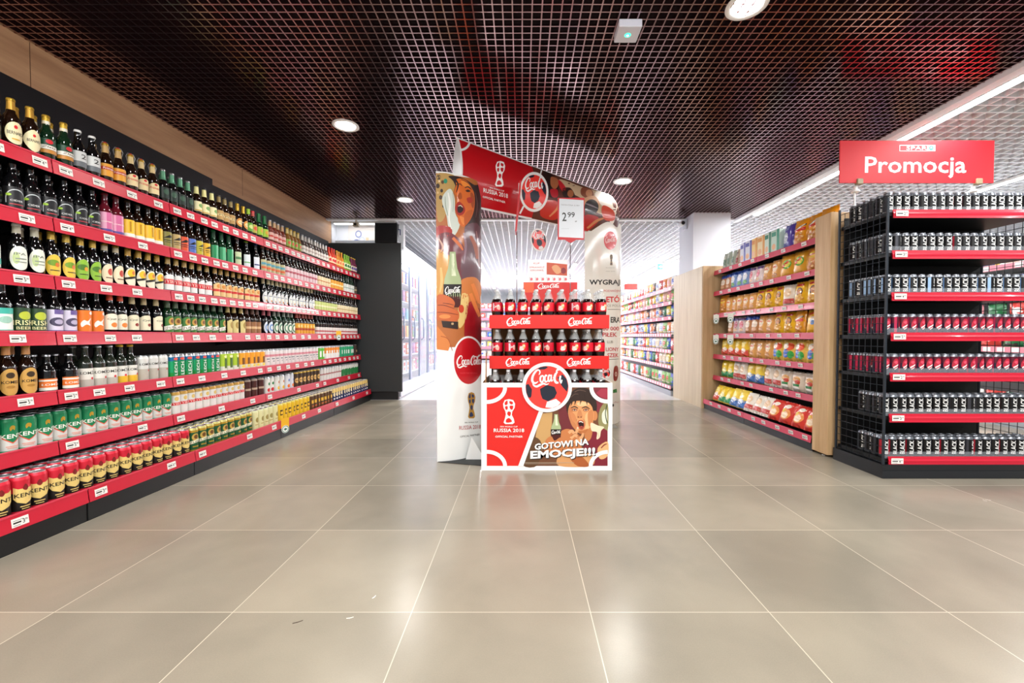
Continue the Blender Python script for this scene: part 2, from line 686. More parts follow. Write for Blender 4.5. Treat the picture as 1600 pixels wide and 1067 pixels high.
LN = ['thin white light line along the border of the dark ceiling', 'white light line above the aisle behind the energy drink shelf',
      'white light line over the glass-door freezers', 'white light line above the far snack aisle', 'white light line deep in the shop, middle of the far ceiling']
for (lx, ly0, ly1, lw), lb in zip(LED_LINES, LN):
    e = empty('line_lamp', (lx, (ly0 + ly1) / 2, 2.53), 0, lb, 'light', 'line lamps in the white ceiling')
    h = (ly1 - ly0) / 2
    q = MB()
    q.box(-.04, .04, -h, h, .0, .027, WHITE)
    q.build('housing', e)
    q = MB()
    q.box(-.03, .03, -h + .01, h - .01, -.006, .0, mat('#fafcff', .5, emit=9))
    q.build('diffuser', e)
e = empty('line_lamp', (-2.22, 6.13, 2.53), 0, 'short added light line brightening the wall over the ringed poster, behind the dark ceiling edge', 'light')  # extra lamp, added to brighten the shaded poster wall
q = MB(); q.box(-.48, .40, -.03, .03, 0, .027, WHITE); q.build('housing', e)
q = MB(); q.box(-.47, .39, -.02, .02, -.006, 0, mat('#fafcff', .5, emit=9)); q.build('diffuser', e)
area_light('light_source', (0, 0, -.012), .86, .04, .7, parent=e)
# ------------------------------------------------------------------ product templates
ORD = ['first', 'second', 'third', 'fourth', 'fifth', 'sixth', 'seventh', 'eighth', 'ninth', 'tenth', 'eleventh', 'twelfth', 'thirteenth',
       'fourteenth', 'fifteenth', 'sixteenth', 'seventeenth', 'eighteenth', 'nineteenth', 'twentieth'] + ['twenty-' + w for w in ('first', 'second', 'third', 'fourth', 'fifth', 'sixth', 'seventh', 'eighth', 'ninth')] + ['thirtieth'] + ['thirty-' + w for w in ('first', 'second', 'third', 'fourth', 'fifth')]
NUM = ['zero', 'one', 'two', 'three', 'four', 'five', 'six', 'seven', 'eight', 'nine', 'ten', 'eleven', 'twelve', 'thirteen', 'fourteen', 'fifteen',
       'sixteen', 'seventeen', 'eighteen', 'nineteen', 'twenty']


class Kind:
    """a product: one mesh for the body, child meshes for its parts"""

    def __init__(s, name, cat, body, parts=()):
        s.name, s.cat, s.body, s.parts = name, cat, body, list(parts)

    def place(s, loc, rz, label, group=None, parts=True, scale=1.):
        o = link(s.name, s.body, None, loc, rz)
        if scale != 1.:
            o.scale = (scale, scale, scale)
        tag(o, label, s.cat, group)
        if parts:
            for nm, me in s.parts:
                link(nm, me, o)
        return o


def cyl(r):
    def F(u, v, lift):
        a = u / r
        return ((r + lift + .0004) * cos(a), (r + lift + .0004) * sin(a), v)
    return F


GLASS_B = mat('#1a0c06', .06, coat=.6)
GLASS_G = mat('#0d2a18', .06, coat=.6)
GLASS_K = mat('#0a0a0c', .06, coat=.6)
SILVER = mat('#b9bcc0', .28, metal=.9)
GOLD = mat('#c9a13a', .35, metal=.6)


def bottle(glass, cap, label, art=None, foil=None, h=.245, r=.0315, neck=None, lab=(.055, .125), name='beer_bottle', shape='rect', clamp=False, foil_z=.185):
    """long-neck beer bottle facing +X; label colour, optional foil on neck, printed art callback"""
    k = h / .245
    P = [(.001, .002), (.026, 0), (r, .004), (r, .142), (r * .93, .154), (r * .72, .168), (r * .5, .182), (.0142, .196), (.0128, .232), (.0140, .234), (.0140, .239), (.012, .241)]
    P = [(a, z * k) for a, z in P]
    mb = MB()
    mb.lathe(P, glass, 20)
    body = mb.mesh(name)
    parts = []
    mb = MB()
    mb.lathe([(.0152, .232 * k), (.0152, .2405 * k), (.0130, .245 * k), (.0005, .2452 * k)], cap, 14)
    parts.append(('bottle_cap', mb.mesh('bottle_cap')))
    if foil:
        mb = MB()
        rr = [(p[0] + .0006, p[1]) for p in P if foil_z * k < p[1] < .233 * k]
        # radius at foil_z
        for i in range(len(P) - 1):
            if P[i][1] <= foil_z * k <= P[i + 1][1]:
                t = (foil_z * k - P[i][1]) / (P[i + 1][1] - P[i][1])
                r0 = P[i][0] + t * (P[i + 1][0] - P[i][0])
        mb.lathe([(r0 + .0006, foil_z * k)] + rr, foil, 16)
        parts.append(('neck_foil', mb.mesh('neck_foil')))
    if neck:
        mb = MB()
        mb.lathe([(.0148, .2 * k), (.0142, .215 * k)], neck, 14)
        parts.append(('neck_label', mb.mesh('neck_label')))
    if clamp:
        mb = MB()
        wire = mat('#c9c9cc', .3, metal=.8)
        mb.tube([(0, -.017, .205 * k), (0, -.023, .232 * k), (0, -.014, .252 * k), (0, .014, .252 * k), (0, .023, .232 * k), (0, .017, .205 * k)], .0013, wire, 5)
        mb.lathe([(.009, .24 * k), (.010, .247 * k), (.006, .253 * k), (.0005, .254 * k)], mat('#c43c34', .4), 12)
        parts.append(('swing_clamp', mb.mesh('swing_clamp')))
    if label:
        mb = MB()
        z0, z1 = lab[0] * k, lab[1] * k
        A = Art(mb, cyl(r), None, .011, 1, (1, .15))
        hw = r * 1.35
        if shape == 'rect':
            mb.lathe([(r + .0006, z0), (r + .0006, z1)], label, 16, a0=-1.45, a1=1.45)
        elif shape == 'arch':
            mb.lathe([(r + .0006, z0), (r + .0006, z1 - .012)], label, 16, a0=-1.2, a1=1.2)
            A.ell(0, z1 - .016, hw * .72, .016, label, 0, 20)
        elif shape == 'diamond':
            A.blob([(-hw * .9, (z0 + z1) / 2 + .004), (0, z1 + .004), (hw * .9, (z0 + z1) / 2 + .004), (0, z0 - .004)], label, 5)
        else:
            A.ell(0, (z0 + z1) / 2, hw * .80, (z1 - z0) / 2, label, 0, 26)
        if art:
            A.k = 2
            art(A.sub(0, (z0 + z1) / 2, hw, (z1 - z0) / 2))
        parts.append(('label', mb.mesh('label')))
    return Kind(name, 'bottle', body, parts)


def can(body, art=None, h=.168, r=.033, top=None, band=None, name='beer_can', lid=SILVER, n=22):
    """drinks can facing +X. band: list of (z0, z1, material) rings"""
    mb = MB()
    edges = sorted([(0.012, .150 * h / .168, body)] + [])
    zt = h - .018
    mb.lathe([(.001, .003), (r * .76, .0), (r * .80, .001), (r * .97, .007), (r, .012)], lid, n)
    bands = band or [(0, 1, body)]
    for (f0, f1, m) in bands:
        mb.lathe([(r, .012 + (zt - .012) * f0), (r, .012 + (zt - .012) * f1)], m, n)
    tm = top or bands[-1][2]
    mb.lathe([(r, zt), (r * .985, zt + .004), (r * .84, h - .004)], tm, n)
    A = Art(mb, cyl(r), None, .011, 0, (1, .15))
    if art:
        art(A.sub(0, (zt + .012) / 2, r * 1.3, (zt - .012) / 2))
    bm = mb.mesh(name)
    mb = MB()
    mb.lathe([(r * .835, h - .0045), (r * .85, h - .001), (r * .83, h), (r * .80, h - .001), (r * .79, h - .006), (.0005, h - .006)], lid, n)
    mb.box(-.009, .012, -.0065, .0065, h - .005, h - .0035, lid)
    lm = mb.mesh('can_lid')
    return Kind(name, 'can', bm, [('can_lid', lm)])


# printed label designs, unit square -1..1
def C(h, **k):
    return mat(h, .4, **k)


def a_word(t, col, y=0., w=1.7, h=.45, bold=.02, sl=0., shear=0.):
    return lambda a: a.text(t, 0, y, w, h, col, bold=bold, slope=sl, shear=shear)


def a_multi(*fs):
    def g(a):
        for f in fs:
            f(a)
    return g


def a_rect(x0, y0, x1, y1, m):
    return lambda a: a.rect(x0, y0, x1, y1, m, 1)


def a_ell(x, y, rx, ry, m):
    return lambda a: a.ell(x, y, rx, ry, m, 1, 18)


def a_poly(m, *p):
    return lambda a: a.poly(p, m, 1)


W_, K_ = C('#f4f1e6'), C('#16130f')
cream, orange, yellow = C('#eadfb4'), C('#f0792a'), C('#f2c12e')
green, lime, teal, red = C('#1f7a3f'), C('#9cc63a'), C('#3fb0a0'), C('#d32632')
pink, tan, navy, purple = C('#e79ab4'), C('#c9a56a'), C('#233a7a'), C('#6c5a9a')
gold_l = C('#d6a83c')

B = {}
B['tealgreen'] = bottle(GLASS_G, GOLD, C('#7fc06a'), a_multi(a_rect(-1, -1, 1, -.3, teal)), foil=GLASS_G)
B['oval'] = bottle(GLASS_B, GOLD, cream, a_multi(a_word('BERNARD', K_, 0, 1.25, .3), a_ell(0, .55, .14, .16, red), a_rect(-.3, -.62, .3, -.5, gold_l)), foil=C('#c99a3e', metal=.5), shape='oval', lab=(.035, .135), foil_z=.192)
B['diamond'] = bottle(GLASS_B, GOLD, cream, a_multi(a_word('BERNARD', K_, 0, 1.1, .26), a_ell(0, .5, .12, .14, red)), foil=C('#c99a3e', metal=.5), shape='diamond', lab=(.035, .13), foil_z=.192)
B['goldtop'] = bottle(GLASS_G, GOLD, C('#1d4a34'), a_multi(a_rect(-1.05, -.45, 1.05, .1, W_), a_rect(-1.05, -1, 1.05, -.5, C('#c9893a')), a_ell(0, .6, .3, .3, red), a_word('Zlaty', K_, -.17, 1.2, .35, shear=.3)), foil=C('#d8b23e', metal=.4), neck=W_, foil_z=.20)
B['two'] = bottle(GLASS_K, WHITE, C('#d9dcdc'), a_multi(a_rect(-1.05, -1, 1.05, -.3, C('#70767c')), a_word('2', K_, .35, .5, .6)), lab=(.05, .13))
B['swingor'] = bottle(GLASS_B, GOLD, C('#eba63a'), a_multi(a_rect(-1, .0, 1, .5, C('#c2362b')), a_word('Primator', W_, .25, 1.5, .3)), foil=tan, clamp=True, h=.24, foil_z=.19)
B['swingcr'] = bottle(GLASS_B, GOLD, C('#ecd9a6'), a_multi(a_word('Primator', red, .1, 1.5, .4, shear=.3), a_ell(0, .7, .2, .2, red)), foil=C('#d8c08a'), clamp=True, h=.24, shape='arch', foil_z=.19)
B['greenneck'] = bottle(GLASS_K, SILVER, C('#22302a'), a_ell(0, .2, .4, .5, C('#3a5a48')), foil=C('#5f9a7a', metal=.3), h=.245, foil_z=.175)
B['creamyellow'] = bottle(GLASS_B, mat('#222428', .4), C('#f0e8b8'), a_multi(a_ell(0, .2, .45, .4, C('#7ea860')), a_rect(-1, -.9, 1, -.7, gold_l)), foil=C('#e2dc98'), foil_z=.18)
B['browngold'] = bottle(GLASS_B, mat('#34302a', .4), C('#b8935a'), a_multi(a_rect(-1, -.2, 1, .3, C('#e2cb94')), a_word('PILS', K_, .05, 1.2, .35)), foil=C('#8d7a4a'), foil_z=.19)
B['orgold'] = bottle(GLASS_B, GOLD, C('#d9913a'), a_multi(a_ell(0, 0, .6, .5, C('#f0d9a0')), a_word('Ale', K_, 0, .8, .4)), foil=GOLD, shape='oval')
B['greencap'] = bottle(GLASS_B, lime, C('#67a83c'), a_ell(0, .1, .5, .5, C('#cfe08a')), foil=lime, foil_z=.2)
B['redcap'] = bottle(GLASS_B, red, C('#b8b04a'), a_ell(0, .1, .5, .5, C('#d8583a')), foil=C('#c4524a'), foil_z=.2)
B['greenslim'] = bottle(GLASS_G, green, C('#a4c93c'), a_ell(0, .1, .5, .5, gold_l), foil=C('#1c6a38'), foil_z=.17)
B['pinksmall'] = bottle(mat('#7a3426', .1, coat=.5), SILVER, C('#dfb0a6'), a_multi(a_rect(-1, -.3, 1, .2, C('#c8453e'))), foil=C('#c9a27a'), h=.235)
B['goldsmall'] = bottle(mat('#8a5a22', .1, coat=.5), GOLD, C('#8fb24a'), a_multi(a_ell(0, 0, .5, .5, C('#d65a3a'))), foil=C('#d8c07a'), h=.235)
B['whitesmall'] = bottle(mat('#4a3a34', .1, coat=.5), SILVER, C('#e6dfd8'), a_multi(a_rect(-1, -.2, 1, .2, C('#b7a7a0'))), foil=C('#cfcac4'), h=.235)
B['orclear'] = bottle(mat('#e08a2a', .12, coat=.5), yellow, C('#f2d28a'), a_ell(0, 0, .6, .6, C('#e4572e')), h=.235)
B['redclear'] = bottle(mat('#d6452e', .12, coat=.5), red, C('#f4e0b8'), a_ell(0, 0, .6, .6, red), h=.235)
B['limeclear'] = bottle(mat('#8abf3a', .12, coat=.5), lime, C('#eef2c8'), a_ell(0, 0, .6, .6, green), h=.235)
B['plumclear'] = bottle(mat('#7a2a4a', .12, coat=.5), yellow, C('#e8dcc8'), a_ell(0, 0, .6, .6, purple), h=.235)
B['archout'] = bottle(GLASS_K, GLASS_K, C('#15161a'), a_multi(lambda a: a.ring(0, -.1, .75, .85, .09, C('#b9c0c4'), 1, 22, .1, pi - .1), a_rect(-.78, -.5, -.70, .0, C('#b9c0c4')), a_rect(.70, -.5, .78, .0, C('#b9c0c4')), a_ell(-.55, .25, .2, .12, lime), a_word('CIDER', C('#d8dcdc'), -.25, .9, .16), a_rect(-.5, -.62, .5, -.55, C('#c04048'))), lab=(.025, .125), r=.0325)
B['pink'] = bottle(mat('#5a1420', .08, coat=.6), mat('#8a2030', .4), C('#e9a5c4'), a_multi(a_rect(-.3, -1, .3, 1, C('#d06a9a')), a_rect(-1.05, -1, 1.05, -.75, C('#5a4a9a')), a_word('somersby', W_, 0, 1.6, .22)), lab=(.03, .135))
B['yel'] = bottle(GLASS_B, mat('#3a2a18', .4), yellow, a_multi(a_rect(-1.05, -1, 1.05, -.6, W_), a_rect(-.1, -.4, .1, .8, C('#b98a1a'))), lab=(.03, .13))
for nm, c1 in (('olive', '#8a8440'), ('tanlab', '#c0a468'), ('redor', '#e0552e'), ('blue', '#5474c4'), ('oliveyel', '#c4b834'), ('sunyel', '#eab52c')):
    B[nm] = bottle(GLASS_B, mat({'redor': '#c03228', 'blue': '#324a9a', 'tanlab': '#a8684a'}.get(nm, '#3a3222'), .4), C(c1), a_multi(a_poly(K_, (-.7, .1), (.1, .6), (.7, .45), (.2, .2)), a_rect(-.6, -.2, .6, -.1, K_), a_rect(-.5, -.45, .5, -.38, K_)), lab=(.03, .125))
B['greenlab'] = bottle(GLASS_G, green, C('#23915a'), a_multi(a_rect(-.35, -1, .1, 1, C('#62b98a')), a_rect(.35, .4, .8, .9, C('#d8583a'))), foil=C('#1c4a30'), lab=(.03, .13))
B['palegreen'] = bottle(GLASS_B, mat('#b88a78', .4), C('#c9d6ac'), a_rect(-1, -.2, 1, .2, C('#5a8a58')), lab=(.03, .13))
B['whitegreen'] = bottle(GLASS_K, lime, C('#dfe8ee'), a_rect(-1, -.4, 1, -.2, C('#7ab87a')), lab=(.03, .13))
B['whiteblue'] = bottle(GLASS_K, navy, C('#e6ebf4'), a_rect(-1, -.4, 1, -.2, navy), lab=(.03, .13))
B['asst'] = bottle(GLASS_B, mat('#c07058', .4), C('#bcb489'), a_multi(a_rect(-1, .1, 1, .5, C('#5aa0b0')), a_rect(-1, -.6, 1, -.2, C('#d86a3a'))), lab=(.03, .13))
B['pinkwhite'] = bottle(GLASS_B, mat('#a8808a', .4), C('#e4c9ce'), a_multi(a_rect(-1, -.15, 1, .25, C('#b85a6a'))), lab=(.03, .13))
B['orlab'] = bottle(GLASS_B, mat('#c8542e', .4), C('#e8a83c'), a_multi(a_rect(-1, -.2, 1, .2, C('#f6e4a8'))), lab=(.03, .13))
B['creamlab'] = bottle(GLASS_B, mat('#b07a48', .4), C('#eadbb4'), a_multi(a_rect(-1, -.1, 1, .1, C('#c87a3a'))), lab=(.03, .13))
B['whitelab'] = bottle(GLASS_G, mat('#2a5a44', .4), C('#dfe4df'), a_multi(a_rect(-1, -.1, 1, .1, C('#8aa898'))), lab=(.03, .13))
B['darklab'] = bottle(GLASS_K, mat('#3a3226', .4), C('#5a5348'), a_rect(-1, -.1, 1, .2, C('#c2b28a')), lab=(.03, .13))
B['ovalwhite'] = bottle(GLASS_K, WHITE, C('#e6ebdc'), a_multi(a_ell(-.3, 0, .25, .5, C('#b7c98e')), a_word('IPA', C('#6b7468'), .35, .9, .2), a_rect(-.35, -.1, .5, .0, C('#8a9488')), a_rect(-.35, -.35, .5, -.28, C('#8a9488'))), foil=C('#d6d2bc'), shape='oval', lab=(.03, .14), foil_z=.2)
B['whiteteal'] = bottle(GLASS_K, WHITE, C('#e2ebe4'), a_rect(-1, -.7, 1, -.2, teal), foil=C('#d6d2bc'), lab=(.03, .13))
B['yelleaf'] = bottle(GLASS_K, GOLD, C('#e9c443'), a_multi(a_ell(-.1, .25, .5, .28, C('#7aa02e')), a_ell(.2, .1, .2, .2, C('#d8742a')), a_rect(-.4, -.45, .4, -.38, K_)), foil=C('#d8b654', metal=.3), shape='oval', lab=(.02, .13), foil_z=.205)
B['grnleaf'] = bottle(GLASS_K, GOLD, C('#8dbd36'), a_multi(a_ell(-.1, .25, .5, .28, C('#4a7a24')), a_ell(.2, .1, .2, .2, C('#e0a02a')), a_rect(-.4, -.45, .4, -.38, K_)), foil=C('#d8b654', metal=.3), shape='oval', lab=(.02, .13), foil_z=.205)
B['crred'] = bottle(GLASS_K, GOLD, C('#efe0c0'), a_multi(a_ell(.1, .2, .3, .35, C('#c2402e')), a_rect(-.4, -.45, .4, -.35, C('#6a4a34'))), foil=C('#d9cbaa'), shape='oval', lab=(.02, .13), foil_z=.205)
B['whyel'] = bottle(GLASS_K, GOLD, C('#f1ead0'), a_multi(a_ell(0, .4, .5, .45, yellow), a_ell(.15, .45, .18, .2, C('#d8742a')), lambda a: a.poly([(-.85, -.35), (.85, -.02), (.85, .22), (-.85, -.12)], K_, 1)), foil=C('#cda44e'), shape='oval', lab=(.02, .13), foil_z=.2)
B['tyskie'] = bottle(GLASS_B, GOLD, C('#ececea'), a_multi(a_rect(-1.05, -.25, 1.05, .4, red), a_word('TYSKIE', W_, .08, 1.7, .42)), foil=C('#c8a868'), shape='arch', lab=(.03, .13), foil_z=.2)
B['crtys'] = bottle(GLASS_B, GOLD, C('#ecc98e'), a_multi(a_rect(-1.05, -.3, 1.05, .05, C('#cf3a34')), a_ell(0, .5, .4, .3, C('#d98f3e'))), foil=C('#c8a05c'), shape='arch', lab=(.03, .13), foil_z=.2)
B['round'] = bottle(GLASS_K, C('#cfc6a4'), C('#e4e8ec'), a_multi(a_ell(0, .1, .45, .5, C('#f6f4e6')), a_ell(.1, -.45, .2, .16, C('#d8902e')), a_rect(-.5, .25, .5, .35, C('#4a6a9a'))), foil=C('#c2b48c'), shape='oval', lab=(.015, .13), foil_z=.2)
B['yelgreen'] = bottle(GLASS_B, C('#9a9a7a'), C('#cfdc8a'), a_multi(a_rect(-1, -.1, 1, .2, C('#f2ecc8'))), lab=(.02, .12))
B['palelab'] = bottle(GLASS_B, C('#b89a5e'), C('#f0e2bc'), a_multi(a_rect(-1, -.1, 1, .1, C('#c8a860'))), lab=(.02, .12))
B['tealw'] = bottle(GLASS_K, GLASS_K, C('#e7efe6'), a_multi(a_rect(-1.05, .5, 1.05, 1, teal), a_rect(-1.05, -1, 1.05, -.85, teal), a_ell(0, 0, .5, .3, C('#9ac4b4'))), lab=(.02, .125))
B['irish'] = bottle(GLASS_K, GLASS_K, C('#26452a'), a_multi(a_ell(.1, .35, .5, .35, C('#b7c43a')), a_word('IRISH', C('#f0ecb0'), -.25, 1.7, .42), a_word('BEER', C('#f0ecb0'), -.7, 1.2, .24)), lab=(.02, .13))
B['purp'] = bottle(GLASS_K, GLASS_K, C('#dcd6ea'), a_multi(a_ell(0, -.1, .7, .4, C('#4a4460')), a_ell(.1, -.1, .4, .22, C('#b8b0cc')), a_rect(-.3, .6, .9, 1, purple), a_rect(-1.05, -1, 1.05, -.85, purple)), lab=(.02, .13))
B['oran'] = bottle(GLASS_K, mat('#5a1c24', .4), C('#ee7a24'), a_multi(lambda a: a.blob([(-.5, -.2), (-.2, .1), (.1, .0), (.5, .3), (.3, -.1), (.4, -.4), (0, -.3), (-.4, -.55)], W_, 3, 1), a_ell(.5, .75, .2, .16, W_)), lab=(.02, .135))
B['worange'] = bottle(GLASS_K, orange, C('#efe9d4'), a_multi(a_ell(.2, -.4, .35, .3, C('#e8853a')), a_word('Cydr', C('#5a6a5a'), .3, 1., .3, shear=.3)), foil=C('#d5502c'), lab=(.035, .125), shape='arch', foil_z=.2)
B['wgold'] = bottle(GLASS_K, GOLD, C('#efe6c8'), a_multi(a_ell(.3, -.3, .25, .22, C('#8a2e20')), a_word('Cydr', C('#5a6a5a'), .3, 1., .3, shear=.3)), foil=C('#c4b285'), lab=(.035, .125), shape='arch', foil_z=.19)
B['zubr'] = bottle(GLASS_G, C('#3a4a30'), C('#3f7a34'), a_multi(a_ell(0, .35, .45, .45, C('#c8a04e')), a_ell(.05, .4, .25, .25, C('#7a4a24')), lambda a: a.poly([(-1, -.75), (1, -.35), (1, .15), (-1, -.25)], W_, 1), a_word('ŻUBR', K_, -.3, 1.5, .36, sl=.2)), foil=C('#51624a'), lab=(.02, .13), shape='arch', foil_z=.185)
B['crgold'] = bottle(GLASS_B, GOLD, C('#dfd08e'), a_multi(a_ell(0, .2, .4, .5, C('#a88a3e'))), foil=C('#c2ab6a'), lab=(.02, .13), shape='arch')
B['brown'] = bottle(GLASS_B, C('#7a4a3a'), C('#9a6a44'), a_multi(a_rect(-1, -.2, 1, .2, C('#dcb98a'))), foil=C('#6a4436'), lab=(.02, .12))
B['bluewhite'] = bottle(GLASS_K, red, C('#dbe4f2'), a_multi(a_ell(0, 0, .5, .6, C('#5a8ac4')), a_ell(0, 0, .3, .35, WHITE)), foil=C('#b85a68'), lab=(.02, .13), shape='oval')
B['greencirc'] = bottle(GLASS_G, C('#b9bcb0'), C('#d7e2d6'), a_multi(a_ell(0, 0, .6, .7, C('#4a8a68')), a_ell(0, 0, .4, .45, C('#eef0e0'))), foil=C('#8a9488'), lab=(.02, .13), shape='oval')
B['yelor'] = bottle(GLASS_B, C('#a84a34'), C('#e8a832'), a_multi(a_rect(-1, -.3, 1, .1, C('#b84a24')), a_ell(0, .5, .4, .3, C('#f4e08a'))), foil=C('#9a4438'), lab=(.02, .13))
B['blackw'] = bottle(GLASS_K, C('#c2bca8'), C('#e8e2de'), a_multi(a_rect(-1, -.3, 1, .05, C('#b83a44'))), foil=C('#2a2420'), lab=(.02, .10))
B['komes'] = bottle(GLASS_B, GOLD, C('#c99b4e'), a_multi(a_word('KOMES', K_, 0, 1.2, .22), a_ell(0, .5, .3, .22, C('#3a2a18')), a_ell(0, -.35, .3, .1, C('#a87a34'))), foil=C('#c88d56'), shape='oval', lab=(.02, .14), h=.25, foil_z=.2, r=.034)
B['short'] = bottle(GLASS_K, SILVER, C('#ef7d33'), a_multi(a_rect(-1.05, -1, 1.05, -.5, W_), a_rect(-1.05, .55, 1.05, .8, W_), a_word('ŁOMŻA', W_, .05, 1.7, .5)), lab=(.03, .10), h=.2, r=.034)
B['lomza'] = bottle(mat('#20261e', .06, coat=.6), SILVER, C('#e2e0d8'), a_multi(a_word('ŁOMŻA', K_, .55, 1.7, .4), a_rect(-1.05, -1, 1.05, -.2, C('#b8b4aa')), a_ell(.3, -.1, .14, .14, red)), lab=(.02, .12), h=.24)
B['lomzay'] = bottle(mat('#20261e', .06, coat=.6), yellow, C('#e2e0d8'), a_multi(a_word('ŁOMŻA', K_, .55, 1.7, .4), a_rect(-1.05, -1, 1.05, -.2, C('#e6b82e')), a_ell(.3, -.1, .14, .14, red)), lab=(.02, .12), h=.24)

K = {}
cw = C('#dcdcd8', metal=.25)
K['lomcan'] = can(cw, a_multi(a_word('ŁOMŻA', K_, .55, 1.7, .26), a_ell(.35, -.05, .14, .07, red)), band=[(0, .55, C('#b8b2a6')), (.55, 1, cw)])
K['lech'] = can(C('#1f9a5a', metal=.3), a_multi(a_rect(-.42, -.9, .42, .66, C('#168a4e')), lambda a: a.sub(0, -.12, .5, .5, rot=pi / 2).text('LECH', 0, 0, 2.5, 1.0, WHITE, 1, bold=.03), a_ell(0, .82, .36, .13, C('#e2574a'))), band=[(0, .25, C('#1c9a3e', metal=.3)), (.25, .8, C('#15a56a', metal=.3)), (.8, 1, C('#1a6a9a', metal=.3))], top=SILVER)
K['lime'] = can(C('#b9cf3a'), a_multi(a_rect(-.3, -.6, .3, .5, C('#4a6a2a')), a_ell(0, .7, .4, .15, C('#eef0b0'))), band=[(0, .3, C('#e6e6d8')), (.3, 1, C('#b4d03a'))], top=SILVER)
K['ory'] = can(C('#f0a02c'), a_multi(a_rect(-.3, -.4, .3, .4, C('#7a4a1a')), a_ell(0, -.6, .4, .15, C('#f4d84a'))), band=[(0, .3, C('#ece4c8')), (.3, 1, C('#f0a52c'))], top=SILVER)
K['pinkband'] = can(C('#e9e0e0'), a_multi(a_rect(-1, .25, 1, .55, C('#d9909c')), a_rect(-.5, -.1, .5, .05, C('#8a8a90')), a_rect(-.3, -.4, .3, -.3, C('#8a8a90'))), top=SILVER)
K['multi1'] = can(C('#63c43a'), a_rect(-.4, -.5, .4, .5, WHITE), top=SILVER)
K['multi2'] = can(C('#f0922c'), a_rect(-.4, -.5, .4, .5, WHITE), band=[(0, .5, WHITE), (.5, 1, C('#f0922c'))], top=SILVER)
K['grncan'] = can(C('#1fa070'), a_rect(-.4, -.3, .4, .4, C('#e6efe6')), top=SILVER)
K['dkcan'] = can(C('#3a2a24'), a_rect(-.4, -.2, .4, .2, C('#b89a6a')), top=C('#3a2a24'))


def kent_g(a):
    a.poly([(-1.15, 1), (1.15, 1), (1.15, .15), (0, -.42), (-1.15, .15)], C('#e2543e'), 1)
    a.poly([(-1.15, 1), (1.15, 1), (1.15, .22), (0, -.34), (-1.15, .22)], C('#0f7a4c'), 1)
    a.text('KENT', 0, .08, 1.7, .27, W_, 1, bold=.05)
    a.blob([(-.22, .62), (-.05, .78), (.2, .7), (.14, .45), (.0, .55), (-.16, .42)], GOLD, 3)
    a.rect(-.5, -.62, .5, -.56, C('#e2a08e'))
    a.rect(-.4, -.72, .4, -.67, C('#e2a08e'))


K['kentg'] = can(cw, kent_g, band=[(0, .07, C('#1a9a6a')), (.07, .55, C('#d9dbd6', metal=.2)), (.55, 1, C('#0f7a4c', metal=.2))], top=C('#0f7a4c', metal=.2))


def kent_r(a):
    g = C('#dfc476')
    a.poly([(-.85, .62), (-.5, .50), (.5, .50), (.85, .62), (.85, -.1), (.6, -.32), (0, -.5), (-.6, -.32), (-.85, -.1)], g, 1)
    a.text('KENT', 0, .08, 1.55, .25, K_, 1, bold=.05)
    a.blob([(-.2, .5), (0, .78), (.22, .52), (.05, .36)], C('#7a1c1c'), 3)
    a.rect(-.4, -.66, .4, -.6, g)
    a.rect(-.3, -.8, .3, -.75, g)


K['kentr'] = can(C('#c81e30', metal=.3), kent_r, band=[(0, .05, C('#cf2438', metal=.3)), (.05, .62, C('#15100e')), (.62, 1, C('#cf2438', metal=.3))], top=C('#cf2438', metal=.4))
K['tysk'] = can(cw, a_multi(a_rect(-1.05, -.08, 1.05, .2, red), a_word('TYSKIE', W_, .06, 1.7, .2), a_ell(0, .55, .3, .2, C('#d8b86a'))), band=[(0, .06, C('#c8a24e')), (.06, .94, C('#e3e1dc', metal=.15)), (.94, 1, C('#c8a24e'))], top=C('#c79a48', metal=.4))
K['dbrown'] = can(C('#4a1f1c'), a_multi(a_rect(-1, -.1, 1, .15, C('#b9a08a'))), top=C('#b09a8a'))
K['fruit1'] = can(C('#e8e8e2'), a_multi(a_ell(0, -.5, .4, .25, red), a_ell(.1, .3, .3, .2, green)), top=SILVER)
K['fruit2'] = can(C('#e8e8e2'), a_multi(a_ell(0, -.5, .4, .25, yellow), a_ell(.1, .3, .3, .2, C('#c8703a'))), top=SILVER)
K['fruit3'] = can(C('#dfe2ea'), a_multi(a_ell(0, -.5, .4, .25, orange), a_ell(.1, .3, .3, .2, C('#7a8ac0'))), top=SILVER)
K['bgold'] = can(C('#46301e'), a_multi(a_ell(0, 0, .6, .4, C('#dcb068')), a_rect(-.5, -.05, .5, .05, K_)), top=GOLD)
K['whred'] = can(C('#dfdcd8'), a_multi(a_rect(-1, .0, 1, .25, C('#b07a78'))), top=SILVER)
K['whgreen'] = can(C('#dfe2dc'), a_multi(a_poly(green, (-1, -1), (0, -1), (.4, .0), (0, .5), (-1, .2))), top=SILVER)
K['zubrc'] = can(C('#1f5a34', metal=.2), a_multi(a_ell(0, .35, .5, .35, C('#c2a04a')), a_ell(.05, .38, .28, .2, C('#6a4420')), lambda a: a.poly([(-1, -.35), (1, -.05), (1, .2), (-1, -.05)], C('#e8e6c8'), 1), a_word('ŻUBR', C('#14301c'), -.06, 1.5, .2, sl=.14), a_rect(-.4, -.6, .4, -.5, GOLD)), band=[(0, .08, GOLD), (.08, .9, C('#1f5a34', metal=.2)), (.9, 1, GOLD)], top=C('#b9b06a', metal=.4))
K['crcan'] = can(C('#ddd8a4'), a_multi(a_ell(0, .1, .4, .3, C('#9a8a4a')), a_rect(-.5, -.5, .5, -.4, C('#b8a860'))), top=C('#cfd0a0'))
K['yelcan'] = can(C('#eac02a'), a_multi(a_rect(-.4, -.3, .4, .4, C('#3a2a14')), a_rect(-.3, -.15, .3, .2, yellow)), top=C('#d8c860'))
